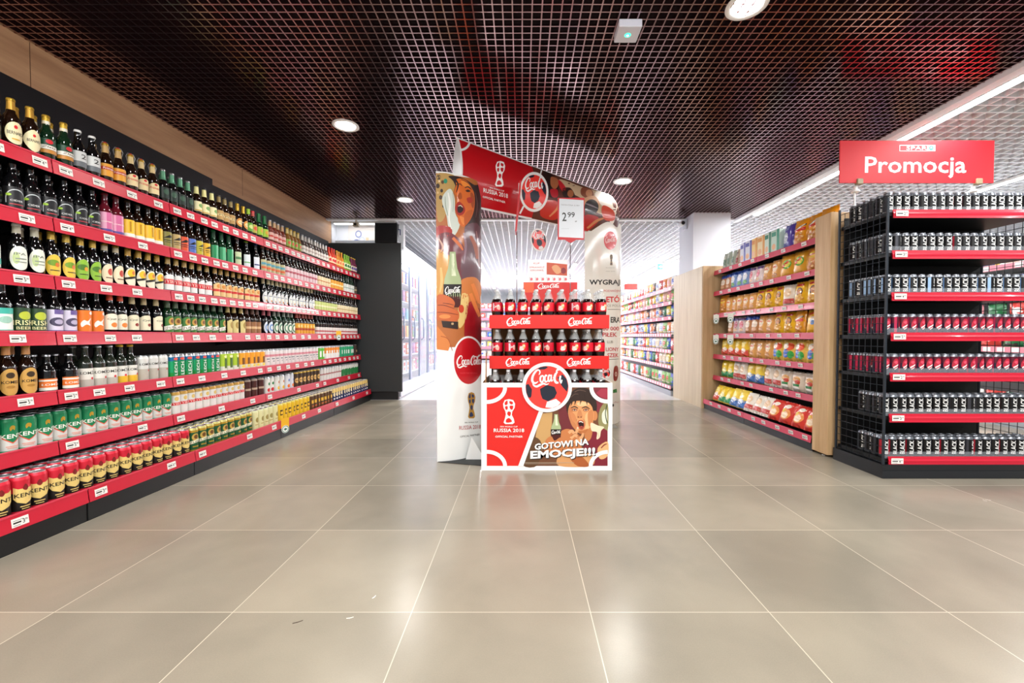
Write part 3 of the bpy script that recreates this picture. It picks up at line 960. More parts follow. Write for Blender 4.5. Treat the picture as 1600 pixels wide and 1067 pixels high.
K['brny'] = can(C('#5a3a20'), a_multi(a_rect(-.5, -.1, .5, .4, C('#e2b23a')), a_rect(-.4, -.6, .4, -.4, C('#c86a2a'))), top=C('#c8b890'))
K['navy'] = can(C('#24305e'), a_multi(a_ell(0, .2, .5, .35, C('#e8d8b0')), a_rect(-.4, -.6, .4, -.4, WHITE)), band=[(0, .75, C('#24305e')), (.75, 1, C('#e6c878'))], top=C('#d8bc78'))

# ------------------------------------------------------------------ the beer wall: five shelving bays against the oak wall
STRIP = mat('#c4102f', .38, coat=.2)
STRIP2 = mat('#d83a52', .35, coat=.3)
CARD = mat('#eceae4', .5)
SHELF_Z = [1.744, 1.461, 1.179, .907, .616, .367]
XU, XB = -2.28, -2.14


def tag_mesh(w=.062, h=.036, price='2'):
    mb = MB()
    mb.box(0, .0015, -w / 2, w / 2, -h / 2, h / 2, CARD)
    A = Art(mb, lambda x, y, l: (.0015 + l, x, y))
    A.rect(-w * .42, -h * .12, w * .05, h * .06, K_)
    A.rect(-w * .42, h * .2, w * .2, h * .26, C('#77756f'))
    A.rect(-w * .42, -h * .36, w * .0, -h * .30, C('#77756f'))
    A.text(price, w * .2, -h * .05, w * .13, h * .5, K_, bold=.03)
    A.text('99', w * .36, h * .08, w * .14, h * .25, K_, bold=.03)
    return mb.mesh('price_tag')


TAGS = [tag_mesh(price=p) for p in '2345']


def strip_profile(x, z, hh=.033, s=1, tilt=.008):
    """price strip profile in (x, z); s=+1 faces +X"""
    return [(x, z - hh), (x + s * .003, z - hh), (x + s * (.003 - tilt), z + hh), (x - s * tilt, z + hh)]


BAYS = [.95, 2.075, 2.76, 3.76, 4.83, 6.0]
BLAB = ['charcoal shelving bay of beer nearest the camera, cut by the picture edge', 'narrow second beer shelving bay from the camera, with the apple beers',
        'third beer shelving bay from the camera, its lowest shelf green cans', 'fourth beer shelving bay from the camera, with the yellow spruce shelf card',
        'last beer shelving bay, butting against the charcoal end panel']
tag_i = 0
for b in range(5):
    y0, y1 = BAYS[b], BAYS[b + 1]
    e = empty('beer_shelving', (-2.45, (y0 + y1) / 2, 0), 0, BLAB[b], 'shelving', 'bays of the beer wall')
    ox, oy = -2.45, (y0 + y1) / 2
    hy = (y1 - y0) / 2

    def X(x):
        return x - ox
    top = 2.30 if y1 < 3.8 else 2.25
    q = MB(); q.box(X(-2.745), X(-2.725), -hy, hy, .1, top, mat('#121317', .5)); q.build('back_panel', e)
    q = MB()
    q.box(X(-2.745), X(-2.155), -hy, hy, .0, .098, mat('#0f1012', .45))
    q.box(X(-2.158), X(-2.150), -hy + .004, hy - .004, .004, .094, mat('#121416', .4))
    q.build('plinth', e)
    for i, z in enumerate(SHELF_Z + [.129]):
        base = i == 6
        xf = XB if base else XU
        q = MB()
        q.box(X(-2.72), X(xf - .006), -hy + .002, hy - .002, z - (.01 if base else .012), z + .012, mat('#08080a', .4))
        if not base:   # bracket under the shelf at both ends
            for yy in (-hy + .002, hy - .005):
                q.prism([(X(-2.72), z - .012), (X(-2.40), z - .012), (X(-2.72), z - .075)], 'y', yy, yy + .003, DARK2)
        sh = q.build('shelf', e)
        q = MB()
        q.prism(strip_profile(X(xf), z), 'y', -hy + .003, hy - .003, STRIP)
        q.box(X(xf) - .012, X(xf) - .002, -hy + .003, hy - .003, z + .030, z + .036, STRIP2)
        st = q.build('price_strip', sh)
        yy = -hy + .06
        near = b < 2
        while yy < hy - .05:
            if base or i == 5:
                step = rnd.uniform(.3, .5)
            elif b >= 4:
                step = rnd.uniform(.11, .15)
            else:
                step = rnd.uniform(.09, .13) if b >= 2 and i < 3 else rnd.uniform(.13, .24)
            t = link('price_tag', TAGS[tag_i % 4], sh, (X(xf) + .0005, yy, z))
            t.rotation_euler = (0, -.12, 0)
            tag_i += 1
            yy += step


def px_y(x, X=-2.33):
    """shelf position seen at picture column x"""
    return FPX * -X / (PPX - x)


SHN = ['top shelf', 'second shelf down', 'third shelf down', 'fourth shelf down', 'fifth shelf down', 'sixth shelf down', 'bottom shelf']
# runs: (from column, to column, template, words)
ROWS = [
    [(-40, 8, 'tealgreen', 'green-and-teal-labelled'), (10, 41, 'oval', 'oval-cream-labelled'), (42, 66, 'diamond', 'diamond-cream-labelled'), (68, 118, 'goldtop', 'gold-topped green'),
     (119, 160, 'two', 'white-capped black'), (161, 199, 'swingor', 'orange-labelled swing-top'), (200, 250, 'swingcr', 'cream-labelled swing-top'), (252, 304, 'greenneck', 'green-foiled dark'),
     (305, 339, 'creamyellow', 'cream-and-yellow-labelled'), (340, 367, 'browngold', 'brown-and-gold-labelled'), (368, 387, 'orgold', 'gold-foiled'), (388, 394, 'greencap', 'lime-topped'), (395, 401, 'redcap', 'red-topped'),
     (402, 419, 'greenslim', 'bright green'), (420, 446, 'pinksmall', 'red-banded small'), (447, 470, 'goldsmall', 'amber small'), (471, 512, 'whitesmall', 'white-labelled small'),
     (513, 524, 'redclear', 'bright red'), (525, 536, 'orclear', 'bright orange'), (537, 547, 'limeclear', 'bright lime'), (548, 563, 'plumclear', 'plum-coloured')],
    [(-40, 9, 'yel', 'yellow-labelled foremost'), (12, 159, 'archout', 'white-arch black'), (160, 194, 'pink', 'pink-labelled'), (195, 254, 'yel', 'yellow-and-white-labelled'), (255, 269, 'olive', 'olive-labelled'),
     (270, 283, 'tanlab', 'tan-labelled'), (284, 294, 'redor', 'orange-red-labelled'), (295, 305, 'blue', 'blue-labelled'), (306, 316, 'oliveyel', 'olive-yellow-labelled'), (317, 329, 'sunyel', 'sun-yellow-labelled'),
     (330, 364, 'greenlab', 'green-labelled'), (365, 378, 'palegreen', 'pale-green-labelled'), (379, 393, 'whitegreen', 'white-labelled lime-capped'), (394, 406, 'whiteblue', 'white-labelled blue-capped'),
     (407, 444, 'asst', 'mixed-stripe'), (445, 494, 'pinkwhite', 'pale-pink-labelled'), (495, 515, 'creamlab', 'cream-labelled'), (516, 535, 'orlab', 'orange-labelled'), (536, 552, 'whitelab', 'white-labelled green'), (553, 563, 'darklab', 'dark-labelled')],
    [(-40, 12, 'whiteteal', 'teal-and-white-labelled'), (15, 70, 'ovalwhite', 'oval-white-labelled'), (72, 118, 'yelleaf', 'yellow-leaf'), (119, 157, 'grnleaf', 'green-leaf'), (158, 192, 'crred', 'cream-and-red-labelled'),
     (193, 255, 'whyel', 'black-slash'), (256, 330, 'tyskie', 'red-banded white'), (331, 404, 'crtys', 'red-banded cream'), (409, 489, 'round', 'round-white-labelled'), (490, 525, 'yelgreen', 'yellow-green-labelled'), (526, 563, 'palelab', 'pale-cream-labelled')],
    [(-40, 17, 'tealw', 'teal-striped'), (20, 70, 'irish', 'dark-green-labelled'), (72, 119, 'purp', 'lilac-labelled'), (120, 161, 'oran', 'bright-orange-labelled'), (162, 197, 'worange', 'orange-topped cream'), (198, 252, 'wgold', 'gold-topped cream'),
     (254, 350, 'zubr', 'green bison'), (351, 381, 'crgold', 'cream-gold-labelled'), (382, 405, 'brown', 'brown-labelled'), (408, 424, 'bluewhite', 'blue-and-white-labelled'), (425, 459, 'greencirc', 'green-ring'),
     (460, 489, 'yelor', 'yellow-orange-labelled'), (492, 563, 'blackw', 'black-necked')],
    [(-40, 52, 'komes', 'tan-oval'), (54, 122, 'short', 'squat orange-labelled'), (123, 178, 'lomza', 'grey-and-white-labelled'), (179, 211, 'lomzay', 'yellow-capped'), (212, 259, 'lomcan', 'grey-and-white'), (260, 340, 'lech', 'tall-lettered green'),
     (341, 370, 'lime', 'lime'), (371, 410, 'ory', 'orange-yellow'), (411, 494, 'pinkband', 'pink-banded white'), (495, 504, 'multi1', 'bright green'), (505, 528, 'multi2', 'orange-and-white'), (529, 550, 'grncan', 'sea-green'), (551, 563, 'dkcan', 'dark brown')],
    [(-40, 262, 'kentg', 'green-and-white'), (263, 378, 'tysk', 'red-banded silver'), (379, 409, 'dbrown', 'dark-red-brown'), (410, 425, 'fruit1', 'cherry-printed'), (426, 441, 'fruit2', 'lemon-printed'), (442, 456, 'fruit3', 'orange-printed'),
     (457, 496, 'bgold', 'brown-and-gold'), (497, 530, 'whred', 'rose-banded'), (531, 563, 'whgreen', 'green-corner white')],
    [(-60, 290, 'kentr', 'red-and-black'), (291, 389, 'zubrc', 'dark green bison'), (390, 429, 'crcan', 'cream'), (430, 480, 'yelcan', 'yellow'), (481, 515, 'brny', 'brown-yellow'), (516, 576, 'navy', 'navy-and-gold')],
]
PITCH = .066
REAR = []
for ri, runs in enumerate(ROWS):
    z = (SHELF_Z + [.129])[ri] + .0125
    Xf = -2.335 if ri < 6 else -2.20
    y = .98 if ri < 6 else .98
    for (c0, c1, key, words) in runs:
        ya, yb = px_y(c0, Xf), px_y(c1, Xf)
        kd = B.get(key) or K[key]
        yb = min(yb, 5.97)
        p = max(PITCH, .071) if key in ('komes', 'short', 'archout') else (.068 if key in K else PITCH)
        pm = .0685 if key in ('komes', 'short') else (.0668 if key in K else (.0655 if key == 'archout' else .0634))
        n = max(1, round((yb - ya) / p))
        pos = [ya + (yb - ya) * (i + .5) / n for i in range(n)]
        if n > 1 and (yb - ya) / n < pm:
            n = max(1, int((yb - ya + .002) / pm))
            pos = [ya + (yb - ya) * (i + .5) / n for i in range(n)]
        noun = 'can' if key in K else 'bottle'
        grp = '%s %ss on the %s' % (words, noun, SHN[ri])
        for i, yy in enumerate(pos):
            if yy < 1.3:
                continue
            if n == 1:
                lb = 'single %s beer %s on the %s of the beer wall' % (words, noun, SHN[ri])
            else:
                o_ = ORD[i] if i < 20 else 'farther'
                lb = '%s from the camera of the %s %s beer %ss, %s' % (o_, NUM[n] if n <= 20 else 'many', words, noun, SHN[ri])
            far = yy > 4.6
            kd.place((Xf + rnd.uniform(-.004, .004), yy, z), rnd.uniform(-.22, .22) + (-.25 if yy < 3 else 0), lb, grp, parts=True)
        # further rows standing behind
        deep = {4: 1, 5: 2, 6: 3}.get(ri, 0)
        if ri < 4 and rnd.random() < .6:
            deep = 1
        for d in range(1, deep + 1):
            for yy in pos:
                if yy < 1.3:
                    continue
                if ri < 4:
                    if yy > 3.1 or rnd.random() < .25:
                        continue
                elif ri == 4 or yy > (2.75 if ri == 5 else 2.9):
                    REAR.append((kd, Xf - .069 * d, yy, z))
                    continue
                kd.place((Xf - .069 * d, yy + rnd.uniform(-.002, .002), z), rnd.uniform(-.3, .3),
                         '%s %s beer %s from the camera, %s row back, %s' % (ORD[pos.index(yy)], words, noun, ORD[d], SHN[ri]),
                         '%s %ss %s behind the front, %s' % (words, noun, {1: 'one row', 2: 'two rows', 3: 'three rows'}[d], SHN[ri]), parts=(ri >= 4 or yy < 3.1))
mb = MB()
for kd, x, yy, z in REAR:
    me = kd.body
    for src in [me] + [p[1] for p in kd.parts]:
        b = len(mb.v)
        mb.v.extend([(x - v.co.x, yy + v.co.y, z + v.co.z) for v in src.vertices])
        for p in src.polygons:
            mb.f.append(tuple(b + i for i in p.vertices)[::-1])
            mb.m.append(mb.mi(src.materials[p.material_index]))
            mb.s.append(p.use_smooth)
tag(mb.build('rear_beer_cans'), 'remaining beer cans packed behind the front rows on the three lower beer shelves', 'cans', None, 'stuff')


def wobbler(loc, rz, label, col='#f0b52c', h=.09):
    e = empty('shelf_card', loc, rz, label, 'sign', None)
    q = MB()
    q.box(-.0008, .0008, -.036, .036, -.02, h * .55, mat(col, .5))
    q.build('card', e)
    q = MB()
    q.lathe([(.001, -.001), (.034, -.001), (.034, .001), (.001, .001)], WHITE, 24, smooth=False)
    A = Art(q, lambda x, y, l: (y, x, .001 + l))
    A.ring(0, 0, .028, .028, .005, C('#12806a'), 1)
    A.poly([(0, .020), (.013, -.006), (.004, -.006), (.004, -.014), (-.004, -.014), (-.004, -.006), (-.013, -.006)], C('#0c6a50'))
    o = q.build('spruce_disc', e)
    o.rotation_euler = (0, pi / 2, 0)
    o.rotation_euler = (pi / 2, 0, pi / 2)
    o.location = (.002, 0, -.03)
    return e


wobbler((-2.115, px_y(443, -2.12), .115), -.5, 'yellow price card with green spruce disc hanging from the bottom beer shelf', h=.13)
wobbler((-2.25, px_y(528, -2.26), .93), -.5, 'yellow price card with green spruce disc on the fourth beer shelf down')
# ------------------------------------------------------------------ charcoal end panel, poster and box above it, freezers
q = MB()
q.cbox(-2.75, -1.710, 6.03, 6.075, .118, 2.238, mat('#303436', .5), .006)
pan = tag(q.build('end_panel'), 'tall charcoal end panel with rounded corners closing the beer wall', 'panel')
q = MB(); q.box(-2.70, -1.77, 6.06, 6.12, 0, .118, mat('#1b1c1e', .5)); q.build('plinth', pan)

e = empty('wall_poster', (-2.38, 6.285, 2.40), 0, 'pale poster with blue and white rings above the charcoal end panel', 'poster')
q = MB()
q.box(-.18, .22, 0, .006, -.15, .15, mat('#e6ddd6', .5))
A = Art(q, lambda x, y, l: (x, -l, y))
for (cx, cy, c) in ((-.10, -.02, '#dfe3ee'), (-.03, .02, '#8a93b8'), (.02, -.07, '#c9cfe4'), (-.06, -.11, '#707aa8')):
    A.ell(cx, cy, .05, .055, C(c), 1, 18)
    A.ell(cx, cy, .03, .035, C('#e9e6ea'), 0, 18)
A.rect(.08, -.12, .12, -.03, C('#e2c7a0'))
q.build('print', e)
e = empty('security_camera', (-2.33, 6.0, 2.5), 0, 'small beige security camera over the ringed poster', 'camera')
q = MB(); q.cbox(-.03, .05, -.06, .02, -.05, .0, mat('#b9a98e', .5)); q.build('body', e)
q = MB(); q.box(-.01, .01, -.015, .015, 0, .05, mat('#cfc6b8', .5)); q.tube([(-.03, 0, 0), (-.07, 0, .02), (-.09, 0, .0)], .005, mat('#cfc6b8', .5)); q.build('bracket', e)
q = MB(); q.lathe([(.001, 0), (.018, 0), (.018, .01)], BLACK, 16)
o = q.build('lens', e, (.01, -.062, -.025)); o.rotation_euler = (pi / 2, 0, 0)

e = empty('speaker_box', (-1.93, 6.145, 2.24), 0, 'black box unit standing on top of the charcoal end panel', 'box')
q = MB(); q.cbox(-.16, .16, -.10, .0, .0, .285, mat('#0c0d10', .45), .008); q.build('body', e)
q = MB(); q.box(-.14, .14, -.103, -.10, .02, .265, mat('#14161a', .3)); q.build('front_screen', e)
q = MB(); q.tube([(.16, -.05, .2), (.19, -.05, .2), (.19, -.05, .12)], .008, mat('#20306a', .4)); q.build('cable', e)

# glass-door freezers along the far left aisle
FRM = mat('#9aa6bd', .3, metal=.5)
FW = mat('#e4e9f2', .35)
GLS = mat('#eef4ff', .03, alpha=.18)
GOODC = ['#d8453e', '#4a6ac0', '#e6e6f0', '#3f9a5a', '#f0c040', '#8a4a9a', '#f0f0f4', '#d86a9a', '#e8823a', '#6ac0d8']


def box_kind(name, cat, w, d, h, col, col2):
    mb = MB()
    mb.cbox(-d / 2, d / 2, -w / 2, w / 2, 0, h, C(col), .002)
    A = Art(mb, lambda x, y, l: (d / 2 + l, x, y))
    A.rect(-w * .4, h * .55, w * .4, h * .85, C(col2), 1)
    A.ell(0, h * .3, w * .3, h * .16, C(col2), 0, 14)
    return Kind(name, cat, mb.mesh(name))


CART = [box_kind('food_carton', 'carton', .12, .14, .19, GOODC[i], GOODC[(i * 3 + 2) % 10]) for i in range(10)]
COLN = ['red', 'blue', 'white', 'green', 'yellow', 'purple', 'off-white', 'pink', 'orange', 'pale blue']
fy = 6.16
FN = ['nearest', 'second', 'third', 'fourth']
for f in range(4):
    L = 1.9
    e = empty('freezer', (-2.2, fy + L / 2, 0), 0, '%s glass-door freezer cabinet from the charcoal end panel, far left aisle' % FN[f], 'freezer', 'glass-door freezers')
    h = L / 2
    q = MB()
    q.box(-.5, .40, -h, h, .0, .14, FW); q.box(-.5, -.45, -h, h, .14, 2.2, FW)
    q.box(-.5, .40, -h, h, 2.06, 2.30, FW)
    q.box(-.5, .38, -h, -h + .03, .14, 2.06, FW); q.box(-.5, .38, h - .03, h, .14, 2.06, FW)
    q.box(.40, .44, -h, h, .03, .22, mat('#c6cbd6', .3))
    q.build('body', e)
    for k in range(6):
        q = MB(); q.box(-.45, .30, -h + .03, h - .03, .30 + k * .29, .315 + k * .29, mat('#d9deea', .4)); q.build('shelf', e)
    for k in range(3):
        a = -h + .02 + k * (L - .04) / 3
        bq = a + (L - .04) / 3
        q = MB()
        for (u0, u1, v0, v1) in ((a + .004, a + .045, .16, 2.05), (bq - .045, bq - .004, .16, 2.05), (a, bq, .16, .21), (a, bq, 2.0, 2.05)):
            q.box(.395, .425, u0, u1, v0, v1, FRM)
        d = q.build('freezer_door', e)
        q = MB(); q.box(.405, .412, a + .045, bq - .045, .21, 2.0, GLS); q.build('glass', d)
        q = MB(); q.tube([(.43, a + .06, .85), (.47, a + .06, .88), (.47, a + .06, 1.2), (.43, a + .06, 1.23)], .011, FRM); q.build('handle', d)
    q = MB(); q.box(.30, .33, -h + .05, h - .05, 1.98, 2.03, mat('#f4faff', .5, emit=5)); q.build('light_tube', e)
    for k in range(6):
        for j in range(8 if f < 2 else 5):
            ci = rnd.randrange(10)
            CART[ci].place((-2.2 + .2, fy + .16 + j * (.215 if f < 2 else .33), .318 + k * .29 if k else .3165), 0,
                           '%s food carton from the near side, %s, %s freezer, shelf %s from below' % (ORD[j], COLN[ci], FN[f], NUM[k + 1]),
                           '%s cartons, freezer %s, shelf %s' % (COLN[ci], FN[f], NUM[k + 1]))
    fy += L

# far back shelving closing the view down the middle
def bag_mesh(name, w, h, d, base, shapes, n=10, m=12, top=None):
    """pillow bag standing on its lower seam, facing +X; art in unit square"""
    def prof(u, v):
        a = max(0., 1 - abs(u) ** 2.6)
        b_ = max(0., 1 - abs(v) ** 3.2)
        return (a * b_) ** .62

    def F(u, v, lift=0):
        uu, vv = max(-1, min(1, u)), max(-1, min(1, v))
        t = prof(uu, vv)
        pin = 1 - .07 * (1 - abs(vv)) ** .5 * 0 - .06 * t
        wr = .012 * d / .08 * sin(uu * 9 + vv * 4) * (1 - t) + .004 * sin(vv * 17 + uu * 3)
        return (d / 2 * t + lift + wr * .5, w / 2 * uu * pin, h / 2 + h / 2 * vv)
    mb = MB()
    vs_, fs = [], []
    for side in (1, -1):
        for j in range(m + 1):
            for i in range(n + 1):
                u, v = -1 + 2 * i / n, -1 + 2 * j / m
                p = F(u, v)
                zig = .004 * (i % 2) if j == m else 0
                vs_.append((p[0] * 1 if side == 1 else -p[0] * .9, p[1], p[2] + zig))
    N = (n + 1) * (m + 1)
    for sd in (0, 1):
        for j in range(m):
            for i in range(n):
                a = sd * N + j * (n + 1) + i
                q_ = (a, a + 1, a + n + 2, a + n + 1)
                fs.append(q_ if sd == 0 else q_[::-1])
    for j in range(m):   # side seams
        for i in (0, n):
            a = j * (n + 1) + i
            fs.append((a, a + n + 1, N + a + n + 1, N + a))
    for j in (0, m):
        for i in range(n):
            a = j * (n + 1) + i
            fs.append((a, a + 1, N + a + 1, N + a))
    mb.add(vs_, fs, base, True)
    A = Art(mb, lambda x, y, l: F(x, y, l + .0008), None, .22, 1)
    for s_ in shapes:
        s_(A)
    return mb.mesh(name)


def P_(h, r=.28):
    return mat(h, r, coat=.35)


gel = lambda x, y, rx, ry, c: (lambda a: a.ell(x, y, rx, ry, P_(c), 1, 20))
grc = lambda x0, y0, x1, y1, c: (lambda a: a.rect(x0, y0, x1, y1, P_(c), 1))
gpl = lambda c, *p: (lambda a: a.poly(p, P_(c), 1))


def crisps(c):   # pile of crisps printed in the lower half
    def f(a):
        for (x, y, r) in ((-.45, -.5, .28), (.05, -.62, .3), (.5, -.45, .27), (-.1, -.3, .26), (.3, -.18, .22)):
            a.ell(x, y, r, r * .6, P_(c), 1, 12)
            a.ell(x + .04, y + .05, r * .6, r * .3, P_('#f6d98a'), 0, 10)
    return f


SN = {
    'orange crisp': bag_mesh('snack_bag', .17, .235, .07, P_('#eaa01c'), [grc(-.8, .05, .8, .3, '#d23a2a'), gpl('#1c1a3a', (-.8, .12), (.8, .42), (.8, .55), (-.8, .25)), lambda a: a.line([(-.7, .2, .08), (0, .3, .12), (.7, .5, .08)], P_('#f4f0e6'), 1), crisps('#d8862a')]),
    'amber crisp': bag_mesh('snack_bag', .16, .23, .07, P_('#e2912a'), [gel(0, .35, .6, .28, '#f3d04a'), gpl('#b83a22', (-.6, .3), (.6, .38), (.55, .5), (-.55, .42)), crisps('#c8762a')]),
    'yellow crisp': bag_mesh('snack_bag', .15, .21, .07, P_('#f0bc22'), [gel(.05, .1, .5, .38, '#5a3a2a'), gel(.05, .12, .36, .26, '#c88a5a'), grc(-.6, .62, .6, .8, '#c8322a'), crisps('#e0a03a')]),
    'yellow face': bag_mesh('snack_bag', .16, .22, .07, P_('#f2b81e'), [gel(.15, .05, .42, .34, '#e8ecf2'), gel(.2, -.1, .3, .2, '#5a86c8'), gpl('#d84a2a', (-.7, .5), (.4, .7), (.4, .85), (-.7, .7))]),
    'green window': bag_mesh('snack_bag', .17, .21, .07, P_('#e2a52a'), [gel(.1, .1, .6, .4, '#5aa832'), gel(.1, .1, .45, .26, '#e8d84a'), gpl('#d2382c', (-.6, .0), (.3, .5), (.4, .3), (-.5, -.2))]),
    'blue top': bag_mesh('snack_bag', .13, .2, .06, P_('#c78a5c'), [grc(-.98, .5, .98, .96, '#2a5ac0'), gel(0, 0, .6, .4, '#efe2d2'), gel(0, -.5, .5, .22, '#e2b08a')]),
    'pale blue': bag_mesh('snack_bag', .13, .2, .06, P_('#8aa6d8'), [grc(-.98, .6, .98, .96, '#2a50b0'), gel(0, .1, .6, .4, '#eef0f6'), gel(.1, -.5, .5, .22, '#78b068')]),
    'pink white': bag_mesh('snack_bag', .12, .19, .06, P_('#eedfe0'), [gel(0, .1, .5, .4, '#e07a8a'), grc(-.9, .6, .9, .9, '#7a5a9a'), gel(0, -.5, .5, .2, '#e8c09a')]),
    'pale orange': bag_mesh('snack_bag', .13, .19, .06, P_('#e6a85c'), [gel(0, .2, .55, .4, '#f3e2c6'), gpl('#d05a44', (-.5, .2), (.5, .3), (.4, .5), (-.4, .4)), gel(0, -.5, .5, .2, '#c88a4a')]),
    'bright colour': bag_mesh('snack_bag', .16, .2, .08, P_('#ecc45a'), [gel(-.3, -.3, .5, .4, '#3a6ac8'), gel(.4, -.4, .4, .35, '#3aa84a'), gel(.2, .35, .6, .35, '#e85a32'), gel(-.3, .4, .4, .3, '#f4ecd8')]),
    'clear noodle': bag_mesh('snack_bag', .15, .17, .08, P_('#e9dccb'), [gel(0, .3, .6, .3, '#d8a05c'), gel(.2, .0, .4, .24, '#c64a3a'), grc(-.5, -.45, .5, -.2, '#2f8a4a'), gel(0, -.65, .5, .18, '#f4f0ea')]),
    'yellow and red': bag_mesh('snack_bag', .15, .2, .08, P_('#f2c832'), [grc(-.95, -.9, .95, -.2, '#e6574a'), gel(.1, -.3, .5, .3, '#f6e6da'), gel(0, .4, .5, .3, '#f9e17a')]),
    'yellow and green': bag_mesh('snack_bag', .14, .2, .08, P_('#f4cf2a'), [grc(-.95, -.9, .95, -.3, '#3f9f6a'), gel(.1, -.2, .5, .35, '#f8eeb0')]),
    'yellow and blue': bag_mesh('snack_bag', .15, .21, .08, P_('#f3d24a'), [grc(-.95, -.95, .95, -.15, '#4f7fc8'), gel(.1, -.3, .5, .3, '#eef0f4')]),
    'red and orange': bag_mesh('snack_bag', .17, .2, .09, P_('#d83a2e'), [gel(0, -.2, .7, .5, '#f0a05a'), gel(0, -.3, .45, .3, '#f7e2c4'), gel(.1, .5, .4, .2, '#f4ecd8'), gel(-.3, .1, .25, .2, '#e6c02e')]),
    'white and red': bag_mesh('snack_bag', .14, .2, .07, P_('#f0e8dc'), [grc(-.9, -.75, .9, -.3, '#c8504a'), gel(0, .25, .6, .4, '#e9c9a2')]),
    'silver-green': bag_mesh('snack_bag', .09, .2, .05, P_('#b9c4b4'), [grc(-.6, -.5, .6, .2, '#7f9a86'), gel(0, .5, .4, .25, '#e6ecdf')]),
    'brown-red': bag_mesh('snack_bag', .09, .2, .05, P_('#cbb49c'), [grc(-.6, -.7, .6, -.1, '#a8403a'), gel(0, .4, .4, .25, '#5a4a44')]),
    'purple': bag_mesh('snack_bag', .15, .23, .07, P_('#5344a8'), [gel(-.2, -.1, .5, .45, '#dde4ee'), grc(-.8, .5, .2, .8, '#8f9bd8'), gel(-.4, -.7, .4, .18, '#3a3a9a')]),
}
CT = {}
for nm, c1, c2 in (('blue-striped', '#d9dcea', '#5a5cae'), ('yellow-striped', '#e8c46a', '#d88a2a'), ('cream-and-orange', '#ecd9b0', '#e0a05a'), ('dark green', '#cfe0cf', '#1f7a5a'), ('mint green', '#c2dccf', '#4fa088')):
    mb = MB()
    mb.cbox(-.03, .03, -.055, .055, 0, .22, C(c1), .002)
    A = Art(mb, lambda x, y, l: (.03 + l, x, y))
    A.rect(.02, .0, .054, .22, C(c2), 1); A.rect(-.05, .16, .01, .2, C(c2)); A.ell(-.02, .06, .026, .03, C('#e9b48a'), 0, 14)
    CT[nm] = mb.mesh('snack_carton')

# snack shelving along the right aisle, facing -X
CHX, CHB = 2.42, 2.30
CH_Z = [1.704, 1.445, 1.17, .919, .662, .397]
GY = [3.345, 4.38, 5.345]
CL = ['snack shelving bay beside the oak post and wire rack, crisps on every shelf', 'farther snack shelving bay, next to the pale wood cladding']
rowc = SHN
for b in range(2):
    y0, y1 = GY[b], GY[b + 1]
    oy = (y0 + y1) / 2
    hy = (y1 - y0) / 2
    e = empty('snack_shelving', (2.65, oy, 0), 0, CL[b], 'shelving', 'bays of the snack shelving')
    q = MB(); q.box(.18, .20, -hy, hy, .1, 1.72, mat('#0e0e11', .5)); q.build('back_panel', e)
    q = MB(); q.box(-.335, .20, -hy, hy, 0, .062, mat('#0f1012', .45)); q.box(-.338, -.33, -hy + .004, hy - .004, .004, .06, mat('#15171a', .4)); q.build('plinth', e)
    for i, z in enumerate(CH_Z + [.096]):
        base = i == 6
        xf = (CHB if base else CHX) - 2.65
        q = MB()
        q.box(xf + .006, .18, -hy + .002, hy - .002, z - (.01 if base else .012), z + .012, mat('#08080a', .4))
        sh = q.build('shelf', e)
        q = MB()
        q.prism(strip_profile(xf, z, s=-1, hh=.028), 'y', -hy + .003, hy - .003, mat('#c83a55', .45, coat=.1))
        q.build('price_strip', sh)
        yy = -hy + .07
        while yy < hy - .05:
            t = link('price_tag', TAGS[tag_i % 4], sh, (xf - .0012, yy, z))
            t.rotation_euler = (0, .12, pi)
            tag_i += 1
            yy += rnd.uniform(.16, .3)

q = MB()
q.cbox(2.30, 2.88, 3.165, 3.335, .02, 1.84, OAK2, .003)
o = tag(q.build('oak_post'), 'thick light oak end post between the snack shelving and the wire rack', 'post')
q = MB()
for x in (2.34, 2.8):
    q.lathe([(.018, 0), (.018, .006), (.008, .008), (.008, .022)], SILVER, 14, cx=x, cy=3.25, caps=True)
q.build('levelling_foot', o)
q = MB()
q.box(2.29, 2.84, 5.352, 5.372, 0, 1.80, OAK2)
tag(q.build('side_panel_board'), 'oak side board closing the far end of the snack shelving', 'panel')
q = MB()
q.box(2.285, 2.2905, 5.374, 5.55, 0, 1.80, PALE); q.box(2.2905, 2.83, 5.374, 5.549, 0, 1.799, PALE)
structure(q.build('wall_cladding_front'))

# each shelf: (nearest column first) sequence of (kind, words, pitch); y runs away from the camera
SROWS = [
    [('orange crisp', 3, .175), ('purple', 1, .15), ('mint green', 1, .12), ('dark green', 1, .12), ('cream-and-orange', 1, .12), ('yellow-striped', 1, .12), ('blue-striped', 2, .115), ('brown-red', 2, .1), ('silver-green', 3, .1)],
    [('amber crisp', 2, .17), ('green window', 2, .18), ('pale orange', 2, .16), ('pink white', 2, .13), ('pale blue', 3, .13), ('blue top', 2, .13), ('amber crisp', 1, .15)],
    [('pink white', 1, .15), ('yellow crisp', 2, .18), ('white and red', 1, .14), ('yellow crisp', 3, .16), ('pale orange', 5, .13), ('amber crisp', 1, .15)],
    [('yellow face', 2, .17), ('orange crisp', 1, .16), ('yellow crisp', 2, .15), ('pale orange', 2, .14), ('blue top', 2, .13), ('pink white', 2, .13), ('blue top', 1, .13)],
    [('yellow crisp', 1, .15), ('bright colour', 4, .165), ('pale orange', 3, .15), ('yellow and red', 5, .15)],
    [('clear noodle', 4, .17), ('white and red', 2, .14), ('yellow and blue', 2, .17), ('white and red', 2, .14), ('yellow and green', 2, .14)],
    [('red and orange', 4, .17), ('white and red', 3, .15), ('yellow and blue', 2, .15), ('yellow and green', 2, .14), ('yellow and red', 3, .14)],
]
USED = {}
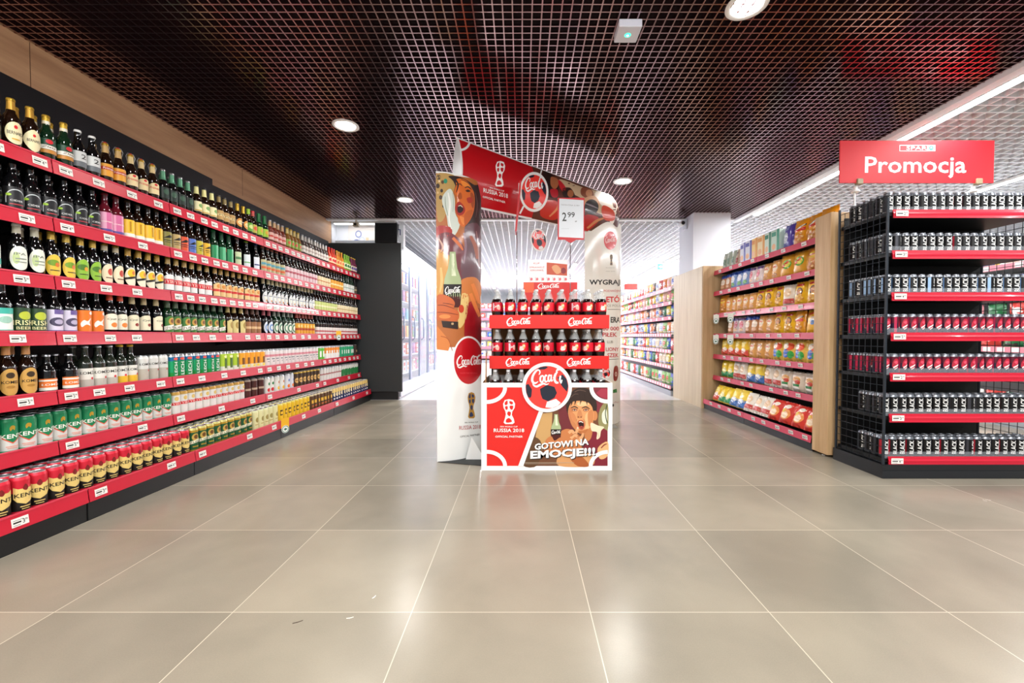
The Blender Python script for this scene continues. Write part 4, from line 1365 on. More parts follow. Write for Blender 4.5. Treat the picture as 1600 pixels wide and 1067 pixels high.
for ri, row in enumerate(SROWS):
    z = (CH_Z + [.096])[ri] + .0125
    x = (CHX if ri < 6 else CHB) + .07
    y = 3.36
    for (kn, n, p) in row:
        USED[(ri, kn)] = USED.get((ri, kn), 0) + 1
        nth = USED[(ri, kn)]
        where = 'top snack shelf' if ri == 0 else ('bottom snack shelf' if ri == 6 else '%s snack shelf down' % ORD[ri])
        carton = kn in CT
        for i in range(n):
            if y + p > 5.34:
                break
            me = CT[kn] if carton else SN[kn]
            noun = 'carton' if carton else 'bag'
            fam = '%s snack %ss' % (kn, noun) if nth == 1 else '%s far-lot snack %ss' % (kn, noun)
            if n == 1:
                lb = 'the %s snack %s%s on the %s' % (kn, noun, ' of the farther lot' if nth > 1 else '', where)
            else:
                lb = '%s of %s %s from the camera, %s' % (ORD[i], NUM[n], fam, where)
            o = link('snack_' + noun, me, None, (x + (.0 if not carton else -.02), y + p / 2, z + (.002 if carton else (.008 if ri < 6 else .022))), pi + rnd.uniform(-.15, .15) * (.3 if ri == 6 else 1) + .1)
            o.rotation_euler = (0, -rnd.uniform(.06, .16) * (0 if carton else 1) - (.35 if ri == 6 else 0) , o.rotation_euler[2])
            hh = max(v.co.z for v in me.vertices)
            gap = ([9] + CH_Z)[ri] - (CH_Z + [.096])[ri] if ri else 9
            sc = min(1., (gap - .045) / hh)
            o.scale = (sc, sc, sc)
            tag(o, lb, noun, '%s on the %s' % (fam, where))
            y += p
            # a second one behind
            if ri in (1, 2, 3, 4, 5, 6) and not carton and ri != 6:
                o2 = link('snack_' + noun, me, None, (x + .115, y - p / 2 + .01, z + .003), pi + rnd.uniform(-.2, .2))
                o2.scale = (sc, sc, sc)
                tag(o2, '%s %s snack bag of the rear row, %s' % (ORD[i], kn + (' far-lot' if nth > 1 else ''), where), noun, '%s bags behind the front, %s, lot %s' % (kn, where, NUM[nth]))
wobbler((2.398, 5.22, 1.13), pi + .6, 'white shelf card with green spruce disc at the far end of the third snack shelf', '#e6e6dc')
wobbler((2.398, 4.86, 1.13), pi + .6, 'white shelf card with green spruce disc, third snack shelf, nearer one of two', '#e6e6dc')
wobbler((2.398, 5.22, .88), pi + .6, 'white shelf card with green spruce disc at the far end of the fourth snack shelf', '#e6e6dc')
wobbler((2.398, 4.86, .88), pi + .6, 'white shelf card with green spruce disc, fourth snack shelf, nearer one of two', '#e6e6dc')

# security camera on the pillar
e = empty('security_camera', (2.295, 5.95, 2.47), 0, 'white bullet security camera on the side of the white pillar', 'camera')
q = MB(); q.cbox(-.02, 0, -.05, .05, -.07, .07, mat('#c9cdd6', .4)); q.build('wall_plate', e)
q = MB(); q.lathe([(.001, -.06), (.03, -.06), (.034, -.03), (.034, .07), (.026, .075)], mat('#d9dce2', .35), 20, caps=True)
o = q.build('body', e, (-.075, -.03, 0)); o.rotation_euler = (pi / 2, 0, 0)
q = MB(); q.lathe([(.001, .0), (.026, 0), (.024, .006), (.001, .006)], BLACK, 20)
o = q.build('lens', e, (-.075, -.105, 0)); o.rotation_euler = (pi / 2, 0, 0)
q = MB(); q.tube([(-.02, -.0, -.0), (-.06, -.0, 0)], .01, mat('#c9cdd6', .4)); q.build('arm', e)

# emergency light under the dark ceiling
e = empty('emergency_light', (.565, 2.225, 2.52), 0, 'small white square emergency light with a green lamp hanging under the dark ceiling', 'light')
q = MB(); q.cbox(-.06, .06, 0, .125, 0, .04, mat('#dfe4f4', .4), .003); q.build('body', e)
q = MB(); q.lathe([(.001, -.002), (.015, -.002), (.017, 0.)], mat('#35d8a0', .4, emit=2.2), 20)
q.lathe([(.001, -.003), (.006, -.003), (.007, -.0015)], mat('#d8fff0', .4, emit=3), 12)
q.build('green_lamp', e, (.0, .065, 0))
q = MB()
for x in (-.035, .035):
    q.tube([(x, .02, .04), (x, .02, .07)], .003, SILVER)
q.build('hanger', e)

# ------------------------------------------------------------------ wire rack with energy drinks
WIRE = mat('#2c323a', .4, metal=.4)
EN = {}
silver_t = mat('#8f949c', .3, metal=.8)


def en_can(base, words, body, art, lidm=silver_t, band=None):
    EN[base] = (can(body, art, h=.135, r=.0265, top=lidm, band=band, name='energy_drink_can', lid=silver_t, n=18), words)


def black_art(side=None, bg=None):
    def f(a):
        if side:
            a.rect(-1.25, -.95, -.82, .95, side, 1)
            a.rect(.82, -.95, 1.25, .95, side)
        b_ = a.sub(.0, .0, .5, .5, rot=pi / 2)
        b_.text('BLACK', .1, 0, 3.35, 1.6, WHITE, 1, bold=.05)
    return f


en_can('plain', 'plain black', C('#0d0d10', metal=.3), lambda a: (a.rect(-1.3, -.95, -.85, .95, C('#3a3b42', metal=.4), 1), black_art()(a)))
en_can('blueside', 'blue-sided black', C('#0d0d10', metal=.3), black_art(C('#8fb0d4', metal=.3)))
en_can('redside', 'red-edged black', C('#0d0d10', metal=.3), black_art(C('#b8283a', metal=.3)))


def red_art(a):
    a.rect(-1.25, -.95, -.85, .95, C('#c22a52', metal=.3), 1)
    a.rect(.85, -.95, 1.25, .95, C('#7a6ab0', metal=.3))
    a.blob([(-.5, .2), (-.1, .75), (.5, .6), (.45, -.1), (0, -.55), (-.5, -.3)], C('#b81f38'), 4, 1)
    a.blob([(-.3, .35), (.1, .5), (.3, .3), (.0, .1)], C('#e0506a'), 3, 1)
    a.poly([(-.35, -.45), (.45, -.05), (.4, .08), (-.42, -.28)], WHITE, 1)
    a.poly([(-.2, -.62), (.3, -.36), (.3, -.28), (-.2, -.52)], WHITE)


en_can('redfruit', 'red-and-violet', C('#2a1420', metal=.3), red_art, band=[(0, .6, C('#241a34', metal=.3)), (.6, 1, C('#5a1428', metal=.3))])
EY0, EY1, EX0, EX1 = 2.72, 3.13, 2.352, 3.42
e = empty('wire_rack', (2.88, 2.92, 0), 0, 'black wire-sided end rack of energy drinks in front of the oak post', 'rack')
cx_, cy_ = 2.88, 2.92
q = MB(); q.box(EX0 - cx_ + .02, 3.37 - cx_, .20, .212, .08, 1.78, mat('#060608', .6)); q.build('back_panel', e)
q = MB()
q.prism([(2.325 - cx_, -.215), (2.325 - cx_ + .62, -.215), (.56, -.215), (.56, .22), (2.325 - cx_, .22)], 'z', 0, .088, mat('#17191d', .4))
q.box(2.322 - cx_, .562, -.219, -.215, .006, .05, mat('#1c1f24', .35))
q.build('plinth', e)
for sx in (2.335, 3.385):
    q = MB()
    for k in range(9):
        yy = -.195 + k * .0500
        q.tube([(sx - cx_, yy, .09), (sx - cx_, yy, 1.80)], .0021, WIRE, 5)
    for k in range(35):
        z = .10 + k * .05
        q.tube([(sx - cx_, -.195, z), (sx - cx_, .205, z)], .0021, WIRE, 5)
    q.build('side_grid', e)
    for yy in (-.205, .205):
        q = MB(); q.cbox(sx - cx_ - .007, sx - cx_ + .007, yy - .006, yy + .006, .088, 1.80 if yy < 0 else 1.84, WIRE, .002); q.build('upright', e)
EN_Z = [1.70, 1.44, 1.172, .914, .654, .389, .111]
ENR = [['plain'], ['plain'], ['blueside'], ['redfruit'], ['redfruit'], ['plain', 'plain', 'redside'], ['plain', 'redside', 'plain']]
EW = ['top', 'second', 'third', 'fourth', 'fifth', 'sixth', 'bottom']
RISER = mat('#dfe8f0', .05, alpha=.10)
for i, z in enumerate(EN_Z):
    q = MB()
    q.box(2.345 - cx_, .50, -.19, .20, z - .012, z + .012, mat('#08090b', .4))
    sh = q.build('shelf', e)
    q = MB()
    q.prism([(-.2 + .0, z - .026), (-.2 + .003, z - .026), (-.2 + .008, z + .026), (-.205 + .002, z + .0)], 'x', 2.375 - cx_, .53, STRIP)
    q.prism([(-.203, z - .028), (-.200, z - .028), (-.194, z + .027), (-.197, z + .027)], 'x', 2.375 - cx_, .53, STRIP)
    q.build('price_strip', sh)
    t = link('price_tag', TAGS[i % 4], sh, (2.425 - cx_, -.2065, z), -pi / 2)
    t.scale = (1, 1.25, 1)
    q = MB(); q.box(2.36 - cx_, .50, -.187, -.1855, z + .012, z + (.055 if i else .048), RISER); q.build('clear_riser', sh)
    nfr = 18
    for j in range(nfr):
        key = ENR[i][rnd.randrange(len(ENR[i]))]
        if i in (0, 1) and j == 8:
            key = 'redside'
        kd, words = EN[key]
        x = 2.388 + .0558 * j
        kd.place((x, EY0 + .045 + .015, z + .0125), -pi / 2 + rnd.uniform(-.3, .2) + (.8 if rnd.random() < .1 else 0),
                 '%s can from the wire side panel, front row of the %s energy drink shelf' % (ORD[j], EW[i]), 'front cans on the %s energy drink shelf' % EW[i], parts=True)
        if i in (4, 5, 6) or j < 1 or (i in (0,) and j < 6):
            for d in range(1, 6 if j == 0 else 2):
                kd2, words = EN[ENR[i][0]]
                if i >= 5 and d > 3:
                    continue
                kd2.place((x, EY0 + .06 + .0558 * d, z + .0125), -pi / 2 + rnd.uniform(-.6, .6),
                          '%s energy drink can from the wire side panel, %s row back, %s shelf' % (ORD[j], ORD[d], EW[i]), 'rear cans on the %s energy drink shelf' % EW[i])

# promotion sign above the rack
e = empty('promotion_sign', (2.865, 3.10, 2.03), 0, 'red Promocja sign with white lettering above the energy drink rack', 'sign')
q = MB()
sx0, sx1, sz1 = -.555, .565, .305
q.cbox(sx0, sx1, 0, .008, 0, sz1, mat('#cf1a26', .55), .001)
A = Art(q, lambda x, y, l: (x, -l, y))
A.text('Promocja', -.005, .112, .735, .155, WHITE, 1, bold=.035)
A.rect(-.125, .228, .135, .272, WHITE, 1)
A.rect(-.121, .232, .131, .268, mat('#cf1a26', .55), 1)
A.text('SPAR', .0, .25, .15, .026, WHITE, 1, bold=.03)
A.rect(.075, .230, .133, .270, WHITE, 1)
A.ell(.104, .25, .016, .017, C('#1c8a78'), 1, 16)
A.poly([(.104, .262), (.112, .247), (.096, .247)], WHITE, 1)
q.build('sign_board', e)
for x in (-.41, .455):
    q = MB(); q.cbox(x - .022, x + .022, -.012, .02, -.012, .03, mat('#9a8a6c', .5)); c = q.build('clip', e)
    q = MB(); q.lathe([(.028, -.055), (.028, -.045), (.012, -.035), (.012, -.012)], WHITE, 16, cx=x, cy=.036, caps=True)
    q.tube([(x, .042, -.40), (x, .042, -.04)], .006, WHITE)
    q.build('holder', c)

# ------------------------------------------------------------------ farther shelves
def far_shelf(name, label, x, y0, y1, zs, s, deep=.45, items=True, zt=1.75, dens=.2, plinth='#9ea2a8', group=None, words='farther aisle'):
    """double sided shelving parallel to the aisle; s=-1 faces the -X side"""
    e = empty(name, (x, (y0 + y1) / 2, 0), 0, label, 'shelving', group)
    h = (y1 - y0) / 2
    q = MB(); q.box(min(0, -s * deep) if s < 0 else -deep, deep if s < 0 else 0, -h, h, 0, .08, mat(plinth, .4)); q.build('plinth', e)
    q = MB()
    a = -s * deep
    q.box(min(a, a + .02), max(a, a + .02), -h, h, .08, zt, mat('#e4e4e8', .5)); q.build('back_panel', e)
    for i, z in enumerate(zs):
        q = MB()
        x0, x1 = (.0, deep) if s < 0 else (-deep, 0.)
        q.box(x0, x1, -h, h, z - .012, z + .01, mat('#7a7c82', .5) if i else mat('#d8d8dc', .5))
        sh = q.build('shelf', e)
        q = MB(); q.box(s * .004 if s > 0 else -.004, 0 if s < 0 else .0, -h, h, z - .028, z + .028, mat('#e88ea0', .35)) if s < 0 else q.box(0, .004, -h, h, z - .028, z + .028, mat('#e88ea0', .35))
        yy = -h + .08
        m_ = mat('#f2eef0', .5)
        while yy < h - .08:
            if s < 0:
                q.box(-.006, -.004, yy - .035, yy + .035, z - .022, z + .022, m_)
            yy += .13 if i > 2 else .3
        q.build('price_strip', sh)
    return e


BAGK = list(SN.keys())
fz = [1.64, 1.42, 1.19, .93, .68, .44, .13]
far_shelf('snack_shelving', 'bright shelving far behind the pale wood cladding, pastel packets on seven shelves', 2.27, 6.42, 11.6, fz, -1)
FARB = ['#f2f2f0', '#f2c8a8', '#d8453e', '#3a5cc0', '#f0d24a', '#8fc46a', '#e8e4f4', '#b8c8f0', '#f0a0a8', '#2f7a4a', '#f6ead0', '#e8823a', '#4a3a3a']
FKIND = []
for i, c in enumerate(FARB):
    c2 = FARB[(i * 5 + 3) % 13]
    FKIND.append(bag_mesh('food_packet', .17, .19, .07, P_(c), [gel(0, .1, .55, .4, c2), grc(-.7, -.7, .7, -.45, FARB[(i * 7 + 1) % 13])], 6, 6))
FN2 = ['white', 'peach', 'red', 'blue', 'yellow', 'light green', 'lilac-white', 'pale blue', 'pink', 'dark green', 'cream', 'orange', 'dark brown']
for i, z in enumerate(fz):
    y = 6.52
    fj = 0
    while y < 11.5:
        ci = rnd.randrange(13) if i else rnd.choice((0, 1, 2, 4, 5, 12, 11))
        o = link('food_packet', FKIND[ci], None, (2.27 + .08, y, z + .013), pi + rnd.uniform(-.1, .1) + .15)
        fj += 1
        tag(o, '%s packet from the near end, %s, %s, bright far shelving' % (ORD[fj - 1], FN2[ci], SHN[i]), 'packet', '%s packets, %s, bright far shelving' % (FN2[ci], SHN[i]))
        y += rnd.uniform(.17, .2) + max(0, y - 8.5) * .03

# shelving seen through the wire rack
gz = [1.62, 1.33, 1.05, .78, .5, .14]
far_shelf('food_shelving', 'food shelving in the next aisle, seen through the wire rack', 4.9, 3.2, 9.0, gz, -1, deep=.5, zt=1.8)
for i, z in enumerate(gz):
    y = 3.5
    fj = 0
    while y < 7.4:
        ci = rnd.choice((0, 3, 9, 2, 4, 5, 8))
        o = link('food_packet', FKIND[ci], None, (4.9 + .09, y, z + .013), pi + rnd.uniform(-.1, .1) + .1)
        fj += 1
        tag(o, '%s packet from the near end, %s, %s, seen through the wire rack' % (ORD[fj - 1], FN2[ci], SHN[min(i, 5)] if i < 5 else 'bottom shelf'), 'packet', '%s packets, shelf %s, next aisle' % (FN2[ci], NUM[i + 1]))
        y += rnd.uniform(.18, .22)

# shelves facing the camera at the far back
e = empty('back_shelving', (0, 14.2, 0), 0, 'pink-and-white shelving across the far back of the shop', 'shelving')
q = MB(); q.box(-1.7, 1.9, .0, .5, 0, .1, mat('#8a8c92', .5)); q.build('plinth', e)
q = MB(); q.box(-1.7, 1.9, .48, .5, .1, 2.0, WALLW); q.build('back_panel', e)
for k in range(6):
    z = .2 + k * .32
    q = MB(); q.box(-1.7, 1.9, .02, .48, z - .012, z + .01, WALLW); sh = q.build('shelf', e)
    q = MB(); q.box(-1.7, 1.9, .0, .02, z - .04, z + .04, mat('#e86a7c', .4)); q.build('price_strip', sh)
    x = -1.55
    fj = 0
    while x < 1.8:
        ci = rnd.choice((0, 1, 2, 8, 6, 3, 4))
        o = link('food_packet', FKIND[ci], None, (x, 14.32, z + .013), -pi / 2)
        fj += 1
        tag(o, '%s packet from its left end, %s, %s, back shelving' % (ORD[fj - 1], FN2[ci], SHN[5 - k] if k else 'bottom shelf'), 'packet', '%s packets, back shelving level %s' % (FN2[ci], NUM[k + 1]))
        x += .24

# hanging exit sign far down the aisle
e = empty('exit_sign', (2.965, 9.0, 2.38), 0, 'green and white exit sign hanging far down the white ceiling', 'sign')
q = MB(); q.cbox(-.12, .12, 0, .02, -.075, .075, mat('#e8fbf4', .4, emit=1.2), .002)
A = Art(q, lambda x, y, l: (x, -l, y))
A.rect(-.09, -.06, .03, .06, mat('#1fa878', .4, emit=1.2), 1)
A.poly([(-.06, -.01), (-.02, -.01), (-.02, -.035), (.015, 0), (-.02, .035), (-.02, .01), (-.06, .01)], WHITE, 1)
q.build('panel_face', e)
q = MB(); q.tube([(-.1, .01, .075), (-.1, .01, .18)], .003, SILVER); q.tube([(.1, .01, .075), (.1, .01, .18)], .003, SILVER); q.build('hanger', e)
e = empty('header_board', (2.6, 9.9, 2.05), 0, 'small red header board over the bright far shelving', 'sign')
q = MB(); q.cbox(-.2, .1, 0, .02, -.05, .08, mat('#e0342e', .4), .002); q.build('board', e)
q = MB(); q.box(-.16, -.14, .005, .015, -.29, -.05, WHITE); q.box(.04, .06, .005, .015, -.29, -.05, WHITE); q.build('post', e)
# ------------------------------------------------------------------ promotional gate and cola display in the middle of the aisle
def px_ray(u, v):
    a, b = u - PPX, PPY - v
    return a, FPX * cos(TH) + b * sin(TH), -FPX * sin(TH) + b * cos(TH)


def at_y(u, v, Y):
    a, b, c = px_ray(u, v)
    t = Y / b
    return a * t, Y, CAM_H + c * t


def plane_art(mb, Y, ox, oy, s, base=1):
    """artwork measured on an enlarged detail (origin ox, oy, scale s) and laid on the panel standing at depth Y"""
    def F(x, y, lift):
        p = at_y(x, y, Y)
        return (p[0], p[1] - lift, p[2])
    return Art(mb, F, lambda x, y: (ox + x / s, oy + y / s), base=base)


UD = Vector((1.5, 1.27)).normalized()
ND = Vector((UD.y, -UD.x))


def gate_hit(u, v, P0):
    """where a sight line meets the upright plane of the gate through P0: (distance along it, height)"""
    a, b, c = px_ray(u, v)
    # (a t, b t) . N = P0 . N
    t = (P0[0] * ND.x + P0[1] * ND.y) / (a * ND.x + b * ND.y)
    x, y = a * t, b * t
    return (x - P0[0]) * UD.x + (y - P0[1]) * UD.y, CAM_H + c * t


SKIN, SKIN2, SKIN3 = C('#dd9c66'), C('#c47a48'), C('#eebd8a')
MAR, HAIR, TAN2 = C('#7c2030'), C('#33231e'), C('#c39a62')


class Column:
    def __init__(s, name, label, P0, L, top, bulge, base_mat):
        s.P0, s.L, s.top, s.b = P0, L, top, bulge
        s.e = empty(name, (P0[0], P0[1], 0), 0, label, 'advertising column', 'advertising columns of the promotional gate')
        s.mb = MB()
        n = 30
        for side in (1, -1):
            vs_, fs = [], []
            for j in (0, 1):
                for i in range(n + 1):
                    vs_.append(s.pt(i / n * L, j * top, 0, side))
            for i in range(n):
                fs.append((i, i + 1, n + 2 + i, n + 1 + i))
            s.mb.add(vs_, fs, base_mat, True)
        rim = [s.pt(i / n * L, top, 0, 1) for i in range(n + 1)] + [s.pt(i / n * L, top, 0, -1) for i in range(n - 1, 0, -1)]
        s.mb.add(rim, [tuple(range(len(rim)))], base_mat)

    def pt(s, d, z, lift, side=1):
        q = max(0, 1 - (2 * d / s.L - 1) ** 2) * s.b + lift
        return (UD.x * d + ND.x * q * side, UD.y * d + ND.y * q * side, z)

    def F(s, u, v, lift):
        d, z = gate_hit(u, v, s.P0)
        for _ in range(4):
            dc = max(0., min(s.L, d))
            q = max(0, 1 - (2 * dc / s.L - 1) ** 2) * s.b
            d, z = gate_hit(u, v, (s.P0[0] + ND.x * q, s.P0[1] + ND.y * q))
        return s.pt(max(.0, min(s.L, d)), max(0.0, min(s.top, z)), lift)

    def art(s, ox, oy, sc, base=1):
        return Art(s.mb, s.F, lambda x, y: (ox + x / sc, oy + y / sc), 3.5, base, (1, .1))


# ---- left column with the printed fan
c = Column('advertising_column', 'tall glossy column printed with a shouting fan and a cola bottle in hand', (-.615, 3.06), .392, 2.10, .055, mat('#eef1f0', .12, coat=.5))
a = c.art(675, 205, 6.669)
a.poly([(40, 436), (505, 500), (505, 2250), (40, 2250)], C('#b5682f', coat=.6), 0)
a.k = 2
a.blob([(40, 450), (250, 470), (230, 600), (130, 900), (60, 930), (40, 700)], C('#b99552', coat=.6))
for (x, y, r, cc) in ((70, 480, 22, '#2b1d14'), (110, 530, 16, '#5a3a1e'), (60, 570, 20, '#3a2616'), (100, 620, 15, '#2b1d14'), (90, 690, 18, '#4a3420'), (120, 780, 14, '#2b1d14'), (75, 520, 10, '#e0c8a0'), (140, 520, 20, '#1f8a6a'), (60, 640, 10, '#d8b880')):
    a.ell(x, y, r, r * 1.3, C(cc), 0, 12)
a.k = 3
a.blob([(170, 470), (300, 480), (440, 560), (505, 600), (505, 1100), (400, 1060), (300, 900), (240, 560)], C('#2d1c1a', coat=.6))
a.blob([(120, 660), (190, 600), (235, 700), (240, 850), (290, 970), (220, 1100), (170, 1000), (150, 880), (105, 740)], C('#d4ddd4', coat=.6))
a.k = 4
a.blob([(255, 500), (330, 500), (400, 560), (440, 660), (440, 800), (400, 920), (330, 995), (280, 960), (262, 880), (240, 800), (262, 700), (235, 640), (250, 570)], C('#d9691d', coat=.6))
a.k = 5
a.blob([(240, 790), (275, 735), (320, 765), (345, 820), (320, 868), (275, 876), (250, 840)], C('#a8281c'))
a.blob([(262, 800), (285, 765), (315, 785), (325, 820), (300, 850), (270, 845)], C('#2c0709'), 4, 1)
a.line([(272, 782, 6), (296, 775, 8), (318, 795, 5)], C('#e8d8c0'), 1)
a.line([(340, 590, 8), (375, 580, 12), (410, 610, 8)], HAIR)
a.line([(250, 560, 6), (290, 550, 10), (310, 570, 6)], HAIR)
a.ell(375, 625, 22, 10, C('#3a1c10'))
a.blob([(270, 660), (300, 640), (310, 700), (275, 706)], C('#a84c14'))
a.blob([(360, 700), (410, 690), (420, 735), (380, 750)], C('#b02c18'))
a.blob([(340, 860), (420, 820), (390, 930), (340, 980)], C('#c05a18'))
a.k = 6
a.line([(345, 622, 4), (375, 612, 7), (402, 628, 4)], C('#24120c'))
a.blob([(300, 520), (360, 530), (400, 580), (330, 575)], C('#ee8c34', coat=.6))
a.blob([(400, 640), (438, 680), (430, 800), (405, 760)], C('#a84a16', coat=.6))
a.blob([(285, 890), (330, 900), (360, 940), (320, 975)], C('#ee8a3c', coat=.6))
a.line([(165, 640, 10), (185, 760, 22), (175, 900, 16), (200, 1020, 6)], C('#f4f6f0', coat=.6))
a.line([(135, 680, 6), (140, 780, 10), (165, 880, 6)], C('#9fae9e', coat=.6))
a.line([(215, 640, 5), (222, 740, 8), (216, 840, 5)], C('#a9b6a6', coat=.6))
a.line([(450, 640, 6), (470, 760, 12), (455, 900, 6)], C('#5c4a48', coat=.6))
a.line([(300, 500, 5), (380, 545, 8), (430, 620, 4)], C('#5a3424', coat=.6))
a.line([(240, 500, 14), (270, 560, 16), (250, 640, 6)], C('#241312', coat=.6))
a = c.art(675, 355, 6.667, 2)
a.k = 4
a.line([(70, 120, 10), (110, 200, 22), (90, 260, 8)], C('#d9b0a0', coat=.6))
a.line([(330, 60, 14), (350, 200, 26), (330, 380, 10)], C('#8a6a78', coat=.6))
a.line([(460, 40, 8), (480, 200, 14), (490, 420, 8)], C('#b08a88', coat=.6))
a.line([(90, 420, 20), (100, 560, 30), (80, 680, 14)], C('#e8bc74', coat=.6))
a.k = 2
a.blob([(42, 0), (190, 0), (200, 90), (100, 130), (42, 200)], C('#b02a28', coat=.6))
a.blob([(60, 90), (200, 60), (330, 200), (340, 420), (300, 560), (240, 420), (200, 300), (80, 260)], C('#70303a', coat=.6))
a.blob([(42, 260), (150, 280), (190, 360), (140, 560), (100, 720), (42, 740)], C('#d59c4c', coat=.6))
a.blob([(340, 0), (500, 0), (505, 560), (440, 540), (330, 560), (300, 380), (360, 200)], C('#5f3c46', coat=.6))
a.k = 3
a.line([(400, 90, 30), (450, 200, 40), (470, 330, 24)], C('#a8624e'))
a.line([(215, 110, 30), (290, 190, 30), (320, 240, 14)], C('#d8784a'))
a.blob([(300, 560), (440, 520), (505, 600), (505, 720), (400, 800), (320, 760)], C('#cc7630', coat=.6))
a.blob([(300, 700), (380, 720), (350, 960), (280, 1050), (270, 860)], C('#e0c27a', coat=.6))
a.blob([(345, 1180), (350, 880), (370, 800), (420, 770), (470, 830), (505, 900), (505, 1250)], C('#9a1420', coat=.6))
a.k = 4
for q_ in ([(420, 590, 34), (455, 680, 40), (490, 790, 30)], [(400, 690, 34), (440, 800, 40), (495, 930, 30)], [(430, 640, 26), (470, 720, 26), (500, 800, 20)]):
    a.line(q_, C('#e0803c'))
a.k = 5
art_coke_bottle(a.sub(212, 835, 190, -193))
a.k = 9
a.blob([(45, 730), (110, 700), (200, 740), (235, 790), (225, 850), (275, 880), (272, 960), (200, 985), (120, 965), (48, 955)], C('#c8622a', coat=.6))
a.line([(55, 812, 6), (130, 815, 9), (230, 850, 5)], C('#7a3418'), 1)
a.line([(52, 886, 6), (150, 890, 9), (268, 912, 5)], C('#7a3418'))
a.line([(110, 790, 5), (180, 800, 7), (225, 812, 4)], C('#5a2410'))
a.ell(302, 850, 28, 42, C('#c4401e'))
a.ell(130, 930, 60, 22, C('#e08a46'))
a.poly([(95, 975), (270, 985), (268, 1062), (110, 1040)], C('#2c1c17'))
a.ell(210, 1005, 13, 13, C('#c9a87a'))
a = c.art(675, 505, 4.446, 3)
a.poly([(27, 10), (95, 90), (130, 140), (110, 195), (27, 180)], C('#d6803c', coat=.6))
a.line([(60, 90, 5), (110, 110, 6), (140, 190, 4)], C('#a85424'), 1)
a.poly([(26, 180), (345, 222), (345, 1080), (26, 1080)], mat('#eef1f0', .12, coat=.5), 1)
a.k = 5
a.ell(252, 262, 113, 173, mat('#f2f4f2', .15, coat=.5), 0, 44)
a.ell(252, 262, 101, 160, C('#c2101e', coat=.6), 1, 44)
art_logo(a.sub(166, 306, 1.80, -2.6, rot=-.03), WHITE)
a.text('TASTE THE FEELING', 252, 346, 120, 9, C('#e0505a'), flip=True)
art_trophy(a.sub(272, 570, 62, -92), C('#b8892f'), C('#24345e'))
a.text('FIFA WORLD CUP', 272, 688, 92, 9, K_, flip=True, slope=-.05)
a.text('RUSSIA 2018', 262, 722, 150, 28, C('#a8202a'), flip=True, slope=-.06)
a.text('OFFICIAL PARTNER', 262, 780, 136, 13, K_, flip=True, slope=-.12)
c.mb.build('printed_shell', c.e)
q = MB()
q.prism([(0, 0), (.28, .24), (.33, .2), (.33, -.09)], 'z', .0006, .004, mat('#333638', .6))  # flat dark wedge standing in for the column's shadow on the floor
q.build('floor_sheet', c.e)  # stand-in for the column's floor shadow
q = MB()
q.prism([(.20, .002), (.345, .002), (.245, .17)], 'y', .055, .059, mat('#e6eaea', .4))
q.build('foot_flap', c.e)

# ---- right column with the competition text
c = Column('advertising_column', 'tall glossy white column printed with the competition text, behind the cola display', (.62, 4.18), .585, 2.10, .075, mat('#e9e6dc', .14, coat=.5))
a = c.art(900, 340, 6.675)
a.ell(357, 237, 66, 97, C('#d32a2c', coat=.5), 0, 30)
art_logo(a.sub(302, 262, 1.12, -2.0), C('#f2c8c4'))
art_trophy(a.sub(368, 440, 36, -58), C('#8a6a34'), C('#2a2a34'))
a.text('FIFA WORLD CUP', 358, 523, 95, 7, C('#8a867c'), flip=True)
a.text('OFFICIAL PARTNER', 358, 560, 95, 6, C('#8a867c'), flip=True)
a.text('WYGRAJ', 296, 681, 318, 68, K_, flip=True, bold=.062)
a.text('PODWÓJNY', 385, 765, 190, 38, C('#c8605e'), flip=True)
a.text('ETÓ', 385, 846, 140, 76, C('#cc2a30'), flip=True, bold=.062)
a.text('CE POLA', 395, 918, 140, 26, C('#8a867c'), flip=True)
a.line([(330, 957, 5), (470, 957, 5)], C('#5a564e'))
a = c.art(900, 490, 5.927)
a.text('ERA', 365, 57, 90, 52, K_, flip=True, bold=.062)
a.text('00 000', 322, 138, 152, 38, C('#b8323a'), flip=True, bold=.058)
a.text('PIŁEK', 312, 194, 134, 40, C('#b8323a'), flip=True, bold=.058)
a.text('LUB', 316, 262, 52, 24, C('#7a7668'), flip=True)
a.text('LIONY', 336, 330, 120, 36, C('#b8323a'), flip=True, bold=.058)
a.text('SZEK', 342, 385, 104, 38, C('#b8323a'), flip=True, bold=.058)
a.line([(300, 424, 5), (395, 420, 5)], C('#5a564e'))
art_ball(a.sub(272, 550, 50, -54))
a.k = 2
a.blob([(355, 490), (385, 490), (390, 560), (375, 618), (350, 618), (345, 560)], C('#8a2420'))
a.ell(368, 560, 10, 22, C('#e8d0c0'), 1)
a.poly([(342, 705), (375, 695), (378, 730), (342, 735)], C('#2a7a3a'))
a.text('LAJ', 360, 820, 60, 16, C('#b8827a'), flip=True)
a.ell(342, 848, 8, 14, K_)
c.mb.build('printed_shell', c.e)
q = MB(); q.box(.02, .34, .02, .30, .0006, .004, mat('#8a8a86', .5)); q.build('floor_sheet', c.e)

# ---- banner beam across the two columns
PB = (-.49, 3.21)
zt0 = gate_hit(716, 215, PB)[1]
zb0 = gate_hit(748, 327, PB)[1]
s1, zt1 = gate_hit(925, 294, PB)
zb1 = gate_hit(900, 357, PB)[1]
s0 = gate_hit(714, 250, PB)[0]
SL = gate_hit(965, 330, PB)[0] + .0


def beam_z(s):
    k = (s - s0) / (s1 - s0)
    t, b_ = zt0 + (zt1 - zt0) * k, zb0 + (zb1 - zb0) * k
    r = .17
    if s > SL - r:
        f = sqrt(max(0., 1 - ((s - (SL - r)) / r) ** 2)) * .52 + .48
        m = (t + b_) / 2
        t, b_ = m + (t - m) * f, m + (b_ - m) * f
    return t, b_


